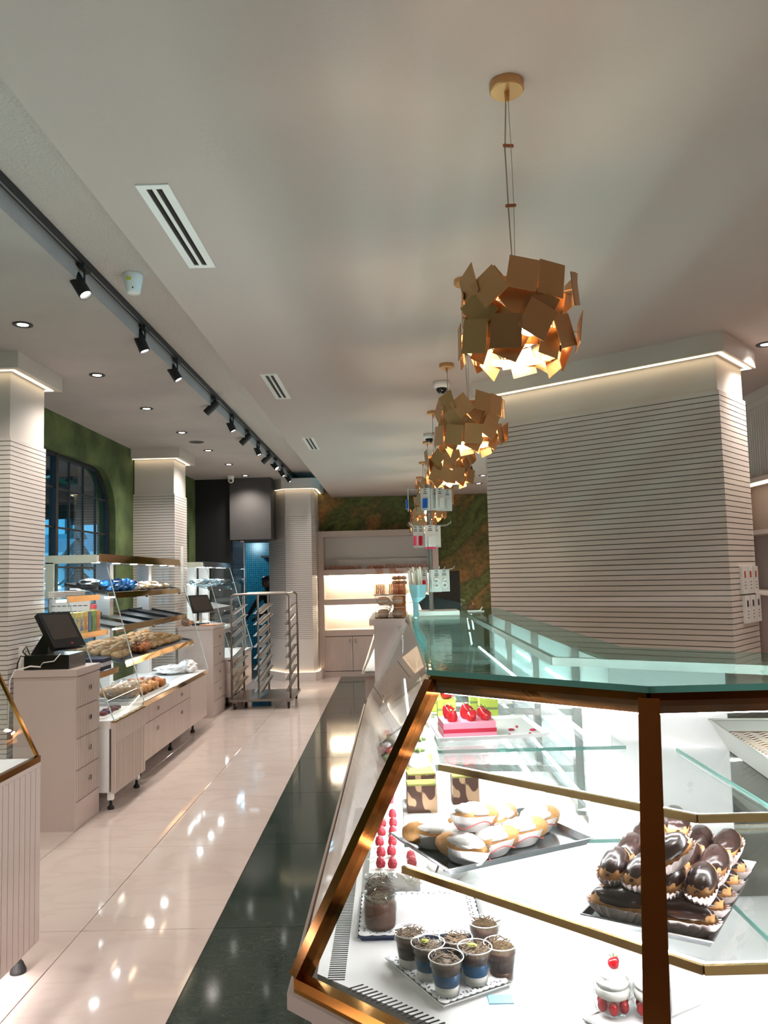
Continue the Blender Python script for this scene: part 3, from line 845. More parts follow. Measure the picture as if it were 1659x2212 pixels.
# black baking trays lying on the sloping shelves
def tray_on_shelf(y0, y1, x1, z, label, group, m, name='baking_tray', xb=-2.90, bars=0):
    sl = .10 / (x1 + .13 - .13 - (-2.93))
    zz = lambda x: z + .012 + (x1 - x) * sl
    t = thing(name, label, 'tray', ((xb + x1)/2, (y0 + y1)/2, zz((xb + x1)/2)), group)
    a, b = xb, x1 - .01
    MB().extr([(a, y0, zz(a)), (b, y0, zz(b)), (b, y0, zz(b) + .003), (a, y0, zz(a) + .003)], (0, y1 - y0, 0)).build('base', m, t)
    rim = MB()
    P = [(a, y0), (b, y0), (b, y1), (a, y1)]
    for i in range(4):
        p, q = P[i], P[(i+1) % 4]
        rim.bar((p[0], p[1], zz(p[0]) + .012), (q[0], q[1], zz(q[0]) + .012), .004, .024)
    rim.build('rim', m, t)
    return t
M_['tray_black'] = mat('tray_black', S(48, 50, 54), .35, .6)
M_['tray_grey'] = mat('tray_grey', S(112, 114, 118), .4, .5)
nm = ['nearest', 'second', 'third', 'farthest']
for k in range(4):
    tray_on_shelf(6.95 + .57*k, 6.95 + .57*k + .55, -2.43, 1.28, 'empty black baking tray on the middle gold-edged shelf, %s of four' % nm[k], 'empty trays on the middle shelf', M_['tray_black'])
for k in range(2):
    tray_on_shelf(6.95 + 1.15*k, 6.95 + 1.15*k + 1.13, -2.35, .985, 'grey tray of buns on the lowest sloping shelf, %s half' % ['near', 'far'][k], 'bun trays', M_['tray_grey'])
    tray_on_shelf(6.95 + 1.15*k, 6.95 + 1.15*k + 1.13, -2.50, 1.58, 'black tray on the top sloping shelf, %s half' % ['near', 'far'][k], 'top shelf trays', M_['tray_black'])
# wire racks on the far unit
def wire_rack(z, x1, label):
    t = thing('wire_tray', label, 'tray', (-2.6, 11.4, z), 'slatted trays in the far display')
    sl = .10 / (x1 + 2.93)
    zz = lambda x: z + .014 + (x1 - x) * sl
    for k in range(9):
        y = 10.72 + .16 * k
        MB().bar((-2.9, y, zz(-2.9)), (x1 - .02, y, zz(x1 - .02)), .028, .006, (0, 0, 1)).build('slat', M_['cab_white'], t)
    for x in (-2.9, x1 - .02):
        MB().bar((x, 10.7, zz(x)), (x, 12.1, zz(x)), .02, .012).build('rail', M_['cab_white'], t)
wire_rack(1.28, -2.43, 'pale slatted tray in the far display, upper one')
wire_rack(.985, -2.35, 'pale slatted tray in the far display, lower one')

# ---------------------------------------------------------------- tray rack on castors
rk = thing('tray_rack', 'low stainless two-bay bakery rack on castors in the aisle', 'rack', (-1.8, 10.7, 0))
XA, XM, XB, YA, YBk = -2.145, -1.79, -1.375, 10.45, 11.30
ZT = 1.50
r = .014
for y in (YA, YBk):
    a = []
    for k in range(7):
        u = PI/2 * k / 6; a.append((XA + .06 - .06*math.cos(u), y, ZT - .06 + .06*math.sin(u)))
    b = [(XB - (p[0] - XA), y, p[2]) for p in reversed(a)]
    MB().tube([(XA, y, .12)] + a + b + [(XB, y, .12)], r, 8).build('frame_tube', M_['rack_steel'], rk, smooth=True)
    MB().cyl((XM, y, .12), (XM, y, ZT), r, 8).build('upright', M_['rack_steel'], rk)
for x in (XA, XB):
    MB().cyl((x + (.06 if x == XA else -.06), YA, ZT), (x + (.06 if x == XA else -.06), YBk, ZT), .010, 8).build('top_tie', M_['rack_steel'], rk)
MB().box(XA - .03, XB + .03, YA - .03, YBk + .03, .105, .135).build('platform', M_['rack_steel'], rk)
for k in range(8):
    z = .255 + .145 * k
    for x, sides in ((XA, (1,)), (XM, (-1, 1)), (XB, (-1,))):
        for s_ in sides:
            x0, x1_ = (x + .012, x + .062) if s_ > 0 else (x - .062, x - .012)
            xx = x0 if s_ > 0 else x1_ - .003
            ya, yb = YA - .05, YBk + .05; zn, zf = z - .03, z + .07
            m = MB().extr([(x0, ya, zn), (x1_, ya, zn), (x1_, ya, zn + .003), (xx + .003, ya, zn + .003), (xx + .003, ya, zn + .022), (xx, ya, zn + .022), (x0, ya, zn + .003)][:7] if s_ > 0 else
                          [(x0, ya, zn), (x1_, ya, zn), (x1_, ya, zn + .022), (xx, ya, zn + .022), (xx, ya, zn + .003), (x0, ya, zn + .003)], (0, yb - ya, zf - zn))
            m.build('tray_runner', M_['rack_steel'], rk)
for x in (XA + .03, XB - .03):
    for y in (YA + .02, YBk - .02):
        c_ = MB().box(x - .022, x + .022, y - .02, y + .02, .085, .105)
        c_.box(x - .020, x - .015, y - .012, y + .03, .04, .09); c_.box(x + .015, x + .020, y - .012, y + .03, .04, .09)
        co = c_.build('castor', M_['rack_steel'], rk)
        MB().cyl((x - .012, y + .012, .042), (x + .012, y + .012, .042), .042, 18).build('wheel', M_['rubber'], co)

# ---------------------------------------------------------------- lit shelf wall at the far end
sw = thing('shelf_wall', 'large pale shelving unit with two glowing niches on the far wall', 'shelf', (-.25, 13.8, 0))
a, b, y0, y1 = -1.285, .80, 13.6, YF
MB().box(a, a + .10, y0, y1, 0, 2.49).build('side_panel', M_['cab'], sw)
MB().box(b - .10, b, y0, y1, 0, 2.49).build('side_panel', M_['cab'], sw)
MB().box(a + .1, b - .1, y0, y1, 2.39, 2.49).build('top_panel', M_['cab'], sw)
MB().box(a + .1, b - .1, y1 - .03, y1, .1, 2.39).build('back_panel', M_['cab_white'], sw)
for z0, z1 in ((1.725, 1.825), (1.215, 1.315), (.69, .79)):
    s_ = MB().box(a + .1, b - .1, y0, y1 - .03, z0, z1).build('shelf', M_['cab'], sw)
for z in (1.725, 1.215):
    MB().box(a + .14, b - .14, y1 - .10, y1 - .085, z - .012, z - .002).build('light_strip', M_['e_niche'], sw)
MB().box(a + .1, b - .1, y0 + .012, y1 - .03, .1, .69).build('base_cabinet', M_['groove'], sw)
MB().box(a + .1, b - .1, y0 + .002, y1 - .03, 0, .09).build('plinth', M_['cab'], sw)
for k in range(4):
    w = (b - a - .2) / 4; x = a + .1 + w * k
    d = fluted((x + .004, y0 - .006), (x + w - .004, y0 - .006), (0, -1), .1, .675, .018, .03, .004, .003).build('door', M_['cab'], sw)
    hx = x + w - .05 if k % 2 == 0 else x + .05
    MB().box(hx - .008, hx + .008, y0 - .03, y0 - .006, .58, .63).build('handle', M_['chrome'], d)

# ---------------------------------------------------------------- big pastry case on the right
ZL_, ZTp = .896, 1.483
FT, A_, B_, C_ = (.095, 4.9), (.087, 1.837), (.473, 1.499), (1.7, 1.515)
Fb, Ab, Bb, Cb = (-.18, 5.06), (-.205, 1.61), (.336, 1.117), (1.7, 1.125)
pc = thing('pastry_case', 'large lit glass pastry case with brass frame in the right foreground', 'display case', (.3, 3.0, 0))
def P3(p, z): return (p[0], p[1], z)
def inset(p, q, d):
    """moves p and q to the right of p->q by d"""
    u = (Vector(q) - Vector(p)).normalized(); n = Vector((u.y, -u.x)) * d
    return tuple(Vector(p) + n), tuple(Vector(q) + n)
# base
base = [(Fb[0] + .03, Fb[1]), (Ab[0] + .03, Ab[1] + .016), (Bb[0] + .012, Bb[1] + .03), (Cb[0], Cb[1] + .03), (1.7, 2.0), (.82, 2.0), (.62, 2.2), (.62, Fb[1])]
MB().prism(base, .12, ZL_ - .03).build('base', M_['cab'], pc)
MB().prism([(p[0] * .9 + .03, p[1] * .97 + .1) for p in base], 0, .12).build('plinth', M_['dark'], pc)
MB().prism([(Fb[0] - .022, Fb[1]), (Ab[0] - .022, Ab[1] - .012), (Bb[0] - .006, Bb[1] - .022), (Cb[0], Cb[1] - .022), (1.7, 2.0), (.82, 2.0), (.62, 2.2), (.62, Fb[1])], ZL_ - .03, ZL_).build('ledge', M_['cab'], pc)
u = (Vector(Bb) - Vector(Ab)).normalized(); L = (Vector(Bb) - Vector(Ab)).length
mb = MB().box(.001, .0175, -.012, .006, .12, ZL_ - .031)
me = bpy.data.meshes.new('batten'); me.from_pydata(mb.v, [], mb.f); me.update(); me.materials.append(M_['cab'])
ang = math.atan2(u.y, u.x)
for k in range(int(L / .0195)):
    p = Vector(base[1]) + u * (.0195 * k + .001)
    o = bpy.data.objects.new('batten', me); COL.objects.link(o); o.parent = pc
    o.location = Vector((p.x, p.y, 0)) - wpos(pc); o.rotation_euler = (0, 0, ang)
mb = MB().box(.001, .0175, -.012, .006, .12, ZL_ - .031)
for k in range(170):
    o = bpy.data.objects.new('batten', me); COL.objects.link(o); o.parent = pc
    o.location = Vector((base[0][0] , Fb[1] - .01 - .0201 * k, 0)) - wpos(pc); o.rotation_euler = (0, 0, -PI/2)
# deck with slotted grilles
dk = MB().prism([(-.155, 5.0), (-.170, 1.625), (.385, 1.155), (1.68, 1.16), (1.68, 1.95), (.80, 1.95), (.585, 2.18), (.585, 5.0)], ZL_, .918).build('deck', M_['white'], pc)
me = bpy.data.meshes.new('slot'); q_ = MB().box(-.017, .017, -.002, .002, -.0004, .0006); me.from_pydata(q_.v, [], q_.f); me.update(); me.materials.append(M_['dark'])
for k in range(130):
    o = bpy.data.objects.new('slot', me); COL.objects.link(o); o.parent = dk
    o.location = Vector((-.131, 1.60 + .0088 * k, .918)) - wpos(dk)
for k in range(46):
    p = Vector((-.092, 1.572)) + u * (.0125 * k)
    o = bpy.data.objects.new('slot', me); COL.objects.link(o); o.parent = dk
    o.location = Vector((p.x, p.y, .918)) - wpos(dk); o.rotation_euler = (0, 0, ang + PI/2 - .35)
# brass frame
def rail(p, q, w, h, nm, m, up=(0, 0, 1)):
    return MB().bar(p, q, w, h, up).build(nm, m, pc)
zb_, zt_ = ZL_ + .012, ZTp - .032
rail(P3(Fb, zb_), P3(Ab, zb_), .016, .022, 'bottom_rail', M_['brass_dark'])
rail(P3(Ab, zb_), P3(Bb, zb_), .026, .030, 'bottom_rail', M_['brass'])
rail(P3(Bb, zb_), P3(Cb, zb_), .026, .030, 'bottom_rail', M_['brass'])
rail(P3(FT, zt_), P3(A_, zt_), .020, .030, 'top_rail', M_['gold'])
rail(P3(A_, zt_), P3(B_, zt_), .022, .038, 'top_rail', M_['brass_dark'])
rail(P3(B_, zt_), P3(C_, zt_), .022, .038, 'top_rail', M_['brass_dark'])
rail(P3(Ab, ZL_ + .02), P3(A_, zt_), .030, .034, 'post', M_['brass_dark'], (-.9, -.6, 0))
rail(P3(Bb, ZL_ + .02), P3(B_, zt_), .038, .034, 'post', M_['brass_dark'], (-.35, -1, 0))
rail(P3(Fb, ZL_ + .0), P3(FT, zt_), .034, .02, 'end_post', M_['cab_white'], (-1, 0, 0))
# panes
def pane(pts, m, nm='pane', th=.006):
    p = [Vector(q) for q in pts]; n = (p[1] - p[0]).cross(p[2] - p[0]).normalized()
    return MB().extr(p, n * th).build(nm, m, pc)
pane([P3(Fb, ZL_ + .02), P3(Ab, ZL_ + .02), P3(A_, zt_ + .01), P3(FT, zt_ + .01)], M_['glass_case'], 'side_pane')
pane([P3(Ab, ZL_ + .02), P3(Bb, ZL_ + .02), P3(B_, zt_ + .01), P3(A_, zt_ + .01)], M_['glass_case'], 'front_pane')
pane([P3(Bb, ZL_ + .02), P3(Cb, ZL_ + .02), P3(C_, zt_ + .01), P3(B_, zt_ + .01)], M_['glass_case'], 'front_pane')
pane([P3(Fb, ZL_ + .02), P3(FT, zt_), (.62, 4.9, zt_), (.62, 5.06, ZL_ + .02)], M_['glass_case'], 'end_pane')
top = [(FT[0] - .012, FT[1] + .03), (A_[0] - .014, A_[1] - .01), (B_[0] - .004, B_[1] - .016), (C_[0], C_[1] - .016), (1.7, 1.93), (1.02, 1.93), (.64, 2.25), (.64, FT[1] + .03)]
tg = MB().prism(top, ZTp - .012, ZTp).build('top_glass', M_['glass_top'], pc)
eg = MB()
for i in range(len(top)):
    p, q = top[i], top[(i+1) % len(top)]
    if i in (0, 1, 2): eg.bar(P3(p, ZTp - .006), P3(q, ZTp - .006), .002, .0125)
eg.build('polished_edge', M_['glass_edge'], tg)
rail((.427, 4.9, zt_ + .008), (.427, 2.15, zt_ + .008), .016, .022, 'back_rail', M_['steel'])
rail((.427, 2.15, zt_ + .008), (.88, 1.85, zt_ + .008), .016, .022, 'back_rail', M_['steel'])
rail((.88, 1.85, zt_ + .008), (1.7, 1.86, zt_ + .008), .016, .022, 'back_rail', M_['steel'])
# rear: pale opaque sliding doors, glass, posts, white corner panels
for ya_, yb_ in ((2.45, 3.35), (3.35, 4.2), (4.2, 5.0)):
    MB().box(.600, .612, ya_ + .002, yb_ - .002, .92, 1.44).build('rear_door', mat('rear_door%.1f' % ya_, S(214, 228, 228), .08), pc)  # opaque pale colour imitates glass reflecting the bright interior
for y in (2.62, 3.35, 4.1, 4.8):
    MB().box(.575, .60, y - .02, y + .02, .918, 1.45).build('rear_post', M_['steel'], pc)
MB().prism([(.60, 2.46), (.575, 2.46), (.575, 2.16), (.60, 2.16)], .918, 1.45).build('rear_panel', M_['white'], pc)
rp_ = MB().extr([(.575, 2.155, .918), (.80, 1.945, .918), (.80, 1.945, 1.45), (.575, 2.155, 1.45)], (.015, .018, 0)).build('rear_panel', M_['white'], pc)
MB().cyl((.725, 2.01, 1.375), (.72, 2.0, 1.375), .006, 10).build('screw', M_['steel'], rp_)
pane([(.80, 1.95, .92), (1.7, 1.95, .92), (1.7, 1.95, 1.45), (.80, 1.95, 1.45)], M_['glass_grey'], 'rear_glass')
# glass shelves
def shelf(z, left, crn, right_y, xs, back_x=.56):
    s1_ = MB().prism([(left[0] + .01, 4.85), (left[0] + .006, left[1] + .13), (back_x, left[1] + .13), (back_x, 4.85)], z - .008, z).build('glass_shelf', M_['glass_shelf'], pc)
    MB().bar((left[0] + .006, left[1] + .13, z - .004), (back_x, left[1] + .13, z - .004), .002, .008).build('polished_edge', M_['glass_edge'], s1_)
    MB().bar((left[0] + .006, left[1] + .13, z - .004), (left[0] + .01, 4.85, z - .004), .002, .008).build('polished_edge', M_['glass_edge'], s1_)
    s2_ = MB().prism([(left[0], left[1]), (crn[0], crn[1]), (xs - .003, right_y), (xs - .003, 1.93), (back_x, 2.13), (left[0] + .006, left[1] + .125)], z - .008, z).build('glass_shelf', M_['glass_shelf'], pc)
    s3_ = MB().prism([(xs + .003, right_y), (1.66, right_y), (1.66, 1.93), (xs + .003, 1.93)], z - .008, z).build('glass_shelf', M_['glass_shelf'], pc)
    MB().bar((xs + .003, right_y, z - .004), (xs + .003, 1.93, z - .004), .002, .009).build('polished_edge', M_['glass_edge'], s3_)
    l, c = Vector((left[0], left[1], z - .009)), Vector((crn[0], crn[1], z - .009)); e = Vector((1.66, right_y, z - .009))
    MB().bar(l, c, .008, .014).build('edge_trim', M_['pale_brass'], s2_)
    MB().bar(c, e, .008, .014).build('edge_trim', M_['pale_brass'], s3_)
    dn = Vector((.010, .014, .0))
    MB().bar(l + dn, c + dn, .008, .006).build('light_strip', M_['e_case'], s2_)
    MB().bar(c + Vector((0, .014, 0)), e + Vector((0, .014, 0)), .008, .006).build('light_strip', M_['e_case'], s3_)
    for xx in (left[0] + .05, back_x - .05):  # further strips added to brighten the rear of the deck
        MB().box(xx - .005, xx + .005, left[1] + .3, 4.8, z - .016, z - .010).build('light_strip', M_['e_case'], s1_)
    for y in (2.62, 3.35, 4.1, 4.8):
        MB().bar((.585, y, z - .03), (left[0] + .05, y, z - .014), .008, .02).build('bracket', M_['steel'], s1_)
shelf(1.27, (.095, 1.842), (.523, 1.425), 1.43, .665)
shelf(1.09, (.005, 1.719), (.464, 1.273), 1.285, .60)
# cool light strips under the top rails
def strip(p, q, w=.012):
    s_ = MB().bar(p, q, w, .006).build('light_strip', M_['e_case'], pc)
    MB().bar((p[0], p[1], p[2] + .006), (q[0], q[1], q[2] + .006), w + .012, .006).build('strip_housing', M_['cab_white'], s_)
zz_ = zt_ - .024
strip((A_[0] + .03, A_[1] + .02, zz_), (B_[0] + .005, B_[1] + .03, zz_)); strip((B_[0] + .02, B_[1] + .03, zz_), (1.66, C_[1] + .03, zz_))
strip((FT[0] + .03, 4.8, zz_), (A_[0] + .03, A_[1] + .05, zz_))

# ---------------------------------------------------------------- left pastry case (only its far end is in view)
lc = thing('pastry_case', 'second glass pastry case with brass edge cut off by the left picture border', 'display case', (-2.1, 2.6, 0))
xb, xf, ye = -2.55, -1.625, 3.65
MB().box(xb, xf - .02, .2, ye, .115, ZL_ - .02).build('base', M_['cab'], lc)
MB().box(xb, xf, .2, ye + .004, ZL_ - .02, ZL_).build('ledge', M_['cab'], lc)
mb = MB().box(-.02, 0, .001, .0475, .115, ZL_ - .021)
me = bpy.data.meshes.new('batten'); me.from_pydata(mb.v, [], mb.f); me.update(); me.materials.append(M_['cab'])
for k in range(62):
    o = bpy.data.objects.new('batten', me); COL.objects.link(o); o.parent = lc
    o.location = Vector((xf, ye - .05 * (k + 1), 0)) - wpos(lc)
for y in (3.60, 2.2, .9):
    for x in (-1.695, -2.4):
        MB().lathe([(.034, 0), (.034, .012), (.02, .045), (.013, .05), (.013, .115)], (x, y, 0), 16).build('foot', M_['rubber'], lc)
MB().box(-2.5, -1.66, .25, ye - .02, ZL_, .915).build('deck', M_['white'], lc)
MB().bar((xf - .012, .2, ZL_ + .014), (xf - .012, ye, ZL_ + .014), .022, .028).build('bottom_rail', M_['brass'], lc)
MB().bar((xf - .012, ye - .006, ZL_ + .02), (xf - .28, ye - .006, ZTp - .02), .016, .012, (1, 0, 0)).build('post', M_['brass'], lc)
MB().bar((xf - .28, .2, ZTp - .02), (xf - .28, ye, ZTp - .02), .016, .02).build('top_rail', M_['brass'], lc)
MB().extr([(xf - .012, .2, ZL_ + .02), (xf - .012, ye, ZL_ + .02), (xf - .28, ye, ZTp - .02), (xf - .28, .2, ZTp - .02)], (-.006, 0, 0)).build('side_pane', M_['glass_case'], lc)
MB().extr([(xf - .012, ye, ZL_ + .02), (xf - .28, ye, ZTp - .02), (xb, ye, ZTp - .02), (xb, ye, ZL_ + .02)], (0, -.006, 0)).build('end_pane', M_['glass_case'], lc)
MB().box(xb, xf - .28, .2, ye, ZTp - .012, ZTp).build('top_glass', M_['glass_top'], lc)
MB().box(-2.0, -1.98, .4, ye - .1, ZTp - .04, ZTp - .03).build('light_strip', M_['e_case'], lc)
MB().box(-1.74, -1.71, 1.2, 3.52, .100, .112).build('floor_light', emit('floor_strip', (1, .97, .95, 1), 60.0), lc)
tl = MB().box(-2.1, -1.70, 2.9, 3.42, .916, .924).build('serving_slab', M_['tray_grey']); tag(rebase(tl, (-1.9, 3.1, .916)), 'grey slab on the white deck of the left glass case', 'tray')

# ---------------------------------------------------------------- counter and second case beyond the big case
k3 = thing('service_counter', 'narrow pale counter behind the big case, carrying macarons in clear boxes', 'counter', (.2, 5.6, 0))
MB().box(-.135, .60, 5.32, 6.3, 0, 1.37).build('body', M_['cab'], k3)
MB().box(-.165, .62, 5.29, 6.33, 1.37, 1.41).build('countertop', M_['cab'], k3)
MB().box(.03, .60, 5.312, 5.32, .1, 1.36).build('side_panel', mat('behind_glass_grey', S(168, 166, 156), .3), k3)  # grey sheet imitates the body seen darker through the case glass
c2 = thing('pastry_case', 'farther low glass case past the pale service counter', 'display case', (.2, 8.5, 0))
MB().box(-.25, .6, 6.6, 11.9, .12, ZL_ - .02).build('base', M_['cab'], c2)
MB().box(-.28, .6, 6.58, 11.9, ZL_ - .02, ZL_).build('ledge', M_['cab'], c2)
MB().box(-.2, .55, 6.7, 11.8, 0, .12).build('plinth', M_['dark'], c2)
MB().box(-.25, .6, 6.6, 11.9, ZL_, .915).build('deck', M_['white'], c2)
MB().extr([(-.27, 6.6, ZL_), (-.27, 11.9, ZL_), (0, 11.9, ZTp), (0, 6.6, ZTp)], (.006, 0, 0)).build('side_pane', M_['glass_case'], c2)
MB().extr([(-.27, 6.6, ZL_), (0, 6.6, ZTp), (.6, 6.6, ZTp), (.6, 6.6, ZL_)], (0, .006, 0)).build('end_pane', M_['glass_shelf'], c2)
MB().bar((-.27, 6.6, ZL_), (0, 6.6, ZTp), .02, .014, (1, 0, 0)).build('post', M_['cab_white'], c2)
MB().box(0, .6, 6.6, 11.9, ZTp - .012, ZTp).build('top_glass', M_['glass_top'], c2)
MB().box(.06, .08, 6.8, 11.7, ZTp - .04, ZTp - .03).build('light_strip', M_['e_case'], c2)
# ================================================================== THINGS ON SHELVES AND COUNTERS
def material_set():
    M_['bun'] = mat('bun_crust', S(226, 180, 126), .45, var=S(206, 150, 92), vscale=30)
    M_['bun_pale'] = mat('bun_pale', S(222, 190, 142), .5, var=S(204, 160, 108), vscale=30)
    M_['bread'] = mat('braid_crust', S(150, 82, 42), .35, var=S(196, 128, 72), vscale=26)
    M_['bread_pale'] = mat('braid_pale', S(212, 164, 106), .4, var=S(190, 128, 74), vscale=26)
    M_['bag'] = glass('clear_bag', (.93, .95, .96, 1), .12, .12, bump=.6, bscale=60)
    M_['paper'] = mat('white_paper', S(240, 238, 234), .7)
    M_['napkin'] = mat('napkin', S(238, 236, 234), .85, bump=.5, bscale=60, dist=.01)
    M_['blue_pack'] = mat('blue_wrapper', S(22, 92, 160), .22, var=S(40, 120, 186), vscale=14)
    M_['cookie'] = mat('cookie', S(216, 154, 112), .6, var=S(230, 184, 146), vscale=40)
    M_['macaron'] = mat('macaron_shell', S(220, 178, 150), .6)
    M_['cream'] = mat('cream', S(246, 240, 228), .5)
    M_['acrylic'] = glass('acrylic', (.95, .96, .96, 1), .02, .06)
    M_['card'] = mat('blister_card', S(214, 212, 210), .4)
    M_['pink'] = mat('pink_plastic', S(226, 74, 110), .3)
    M_['red'] = mat('red_plastic', S(190, 30, 56), .3)
    M_['blue'] = mat('blue_plastic', S(28, 86, 176), .3)
    M_['ink'] = mat('ink', S(60, 56, 60), .6)
    M_['orange'] = mat('orange_card', S(226, 130, 24), .5)
    M_['wire_grey'] = mat('wire_grey', S(165, 165, 162), .35, .8)
material_set()

# ---- point-of-sale screen on the near counter
px, py, pz = -2.40, 5.74, 1.10
t = thing('cash_register', 'black touch-screen cash register with loose cables on the near beige counter', 'cash register', (px, py, pz))
MB().box(-2.62, -2.30, 5.60, 5.90, pz, pz + .10).build('base', M_['black'], t)
MB().extr([(-2.62, 5.70, pz + .10), (-2.50, 5.70, pz + .10), (-2.475, 5.70, pz + .27), (-2.51, 5.70, pz + .27)], (0, .12, 0)).build('stand', M_['black'], t)
# screen slab leaning back, facing the aisle (+x, slightly towards the camera)
o_ = Vector((-2.43, 5.76, pz + .26)); ux = Vector((.42, .91, 0)).normalized(); up = Vector((-.52, .24, .82)).normalized()
up = (up - ux * up.dot(ux)).normalized(); nn = ux.cross(up)
if nn.x < 0: nn = -nn
def slab(w, h, d0, d1, cu=0, cv=0):
    c = lambda a, b: o_ + ux * (a + cu) + up * (b + cv) + nn * d0
    return MB().extr([c(-w/2, -h/2), c(w/2, -h/2), c(w/2, h/2), c(-w/2, h/2)], nn * (d1 - d0))
sc_ = slab(.29, .30, -.02, .02).build('screen_housing', M_['black'], t)
slab(.235, .21, .02, .0215, 0, .025).build('display', M_['screen'], sc_)
slab(.02, .012, .02, .0212, .03, -.12).build('badge', mat('badge_red', S(150, 40, 50), .4), sc_)
MB().box(-2.685 + .012, -2.63, 5.63, 5.66, pz, pz + .16).build('card_reader', M_['cab_white'], t)
MB().tube([(-2.5, 5.60, pz + .02), (-2.56, 5.57, pz + .03), (-2.62, 5.562, pz + .012), (-2.66, 5.555, pz + .006), (-2.69, 5.54, pz - .06), (-2.70, 5.54, pz - .4)], .006, 6).build('cable', M_['cab_white'], t, smooth=True)
MB().tube([(-2.60, 5.61, pz + .09), (-2.64, 5.59, pz + .10), (-2.655, 5.58, pz + .05), (-2.66, 5.58, pz + .01)], .005, 6).build('cable', M_['black'], t, smooth=True)
MB().tube([(-2.58, 5.6, pz + .11), (-2.60, 5.59, pz + .17), (-2.63, 5.60, pz + .13), (-2.6, 5.6, pz + .1)], .005, 6).build('cable', M_['black'], t, smooth=True)
MB().tube([(-2.36, 5.6, pz + .11), (-2.40, 5.585, pz + .06), (-2.48, 5.59, pz + .05), (-2.5, 5.6, pz + .03)], .004, 6).build('cable', M_['cab_white'], t, smooth=True)

# ---- second register on the distant counter
t = thing('cash_register', 'dark touch screen seen on its stand on the distant drawer counter', 'cash register', (-2.45, 10.1, 1.13))
MB().box(-2.56, -2.38, 10.02, 10.22, 1.13, 1.16).build('base', M_['black'], t)
MB().bar((-2.47, 10.12, 1.16), (-2.47, 10.12, 1.32), .03, .03).build('stand', M_['chrome'], t)
o_ = Vector((-2.47, 10.10, 1.40)); ux = Vector((.62, .78, 0)).normalized(); up = Vector((-.45, .3, .84)); up = (up - ux * up.dot(ux)).normalized(); nn = ux.cross(up)
if nn.x < 0: nn = -nn
sc_ = slab(.32, .25, -.015, .015).build('screen_housing', M_['black'], t)
slab(.28, .21, .015, .0165).build('display', M_['screen'], sc_)
MB().lathe([(.10, 0), (.11, .012), (.06, .016), (.001, .016)], (-2.35, 10.02, 1.13), 18).build('paper_dish', M_['cookie'], t)
pb = MB(); rnd = random.Random(4)
t2 = thing('paper_bag_pile', 'small heap of crumpled brown wrapping beside the distant register', 'packaging', (-2.62, 10.04, 1.13))
MB().ell((-2.62, 10.06, 1.165), .075, .1, .035, 12, 7, wob=.5, seed=5).build('paper', M_['cookie'], t2)
MB().ell((-2.63, 9.98, 1.18), .05, .05, .05, 10, 7, wob=.5, seed=8).build('paper', mat('brown_paper', S(120, 96, 82), .7), t2)

# ---- wrapped white note strips taped to the second pillar
for k, (z0, z1) in enumerate(((1.90, 2.15), (1.55, 1.89))):
    o = MB().box(-2.724, -2.720, 10.12, 10.24, z0, z1).build('paper_notice', M_['paper'])
    tag(rebase(o, (-2.72, 10.18, z0)), 'plain white paper strip taped to the second slatted pillar, %s one' % ['upper', 'lower'][k], 'notice', 'paper strips on the pillar')

# ---- shelf geometry of the near bakery wall
def slope_z(x, x1, z): return z + .018 + (x1 - x) * .10 / (x1 + 2.93)
# buns on the lowest sloping shelf
bun0 = None; rnd = random.Random(3); n = 0
def bun_mesh(rx, ry, rz, seed, m):
    mb = MB().ell((0, 0, rz * .75), rx, ry, rz, 10, 7, wob=.06, seed=seed, zmin=-.75)
    me = bpy.data.meshes.new('bun'); me.from_pydata(mb.v, [], mb.f); me.update(); me.materials.append(m)
    for p in me.polygons: p.use_smooth = True
    return me
bms = [bun_mesh(.046, .052, .036, 1, M_['bun']), bun_mesh(.044, .054, .034, 2, M_['bun_pale']), bun_mesh(.04, .06, .034, 3, M_['bun_pale'])]
braid_pts = []
y = 7.02
while y < 9.16:
    x = -2.85
    while x < -2.41:
        if not (x > -2.56 and 7.42 < y < 8.0) and rnd.random() > .05:
            o = bpy.data.objects.new('bun', bms[rnd.randrange(3)]); COL.objects.link(o)
            xx = x + rnd.uniform(-.012, .012); yy = y + rnd.uniform(-.012, .012)
            o.location = (xx, yy, slope_z(xx, -2.35, .985) + .002); o.rotation_euler = (0, .2, rnd.uniform(0, 3))
            o.scale = (1, 1, rnd.uniform(.9, 1.2))
            tag(o, 'golden round bun lying in the trays of the lowest sloping shelf', 'bun', 'buns on the lowest sloping shelf')
        x += .092
    y += .104
# braided loaf
def braid(name, c, L, w, m, label, rz=0, parent_plate=None, cat='bread'):
    t = thing(name, label, cat, c)
    for s_ in range(3):
        pts = []; rr = []
        for k in range(19):
            u = k / 18; a = 2*PI*(u * 2.5) + 2*PI*s_/3
            x = (u - .5) * L; yv = math.sin(a) * w * .55 * (1 - .5 * abs(2*u-1)**3); zv = .5 * w + math.sin(2*a) * w * .22
            p = Vector((x, yv, zv)); p.rotate(Euler((0, 0, rz))); pts.append(Vector(c) + p); rr.append(w * .36 * (1 - .6 * abs(2*u-1)**4))
        MB().tube(pts, rr, 8).build('strand', m, t, smooth=True)
    return t
braid('braided_loaf', (-2.47, 7.70, slope_z(-2.47, -2.35, .985)), .36, .10, M_['bread'], 'dark glossy braided loaf at the front edge of the bun trays', PI/2 + .1)
M_['loaf_plate'] = mat('loaf_tray', S(205, 205, 205), .3, .5)
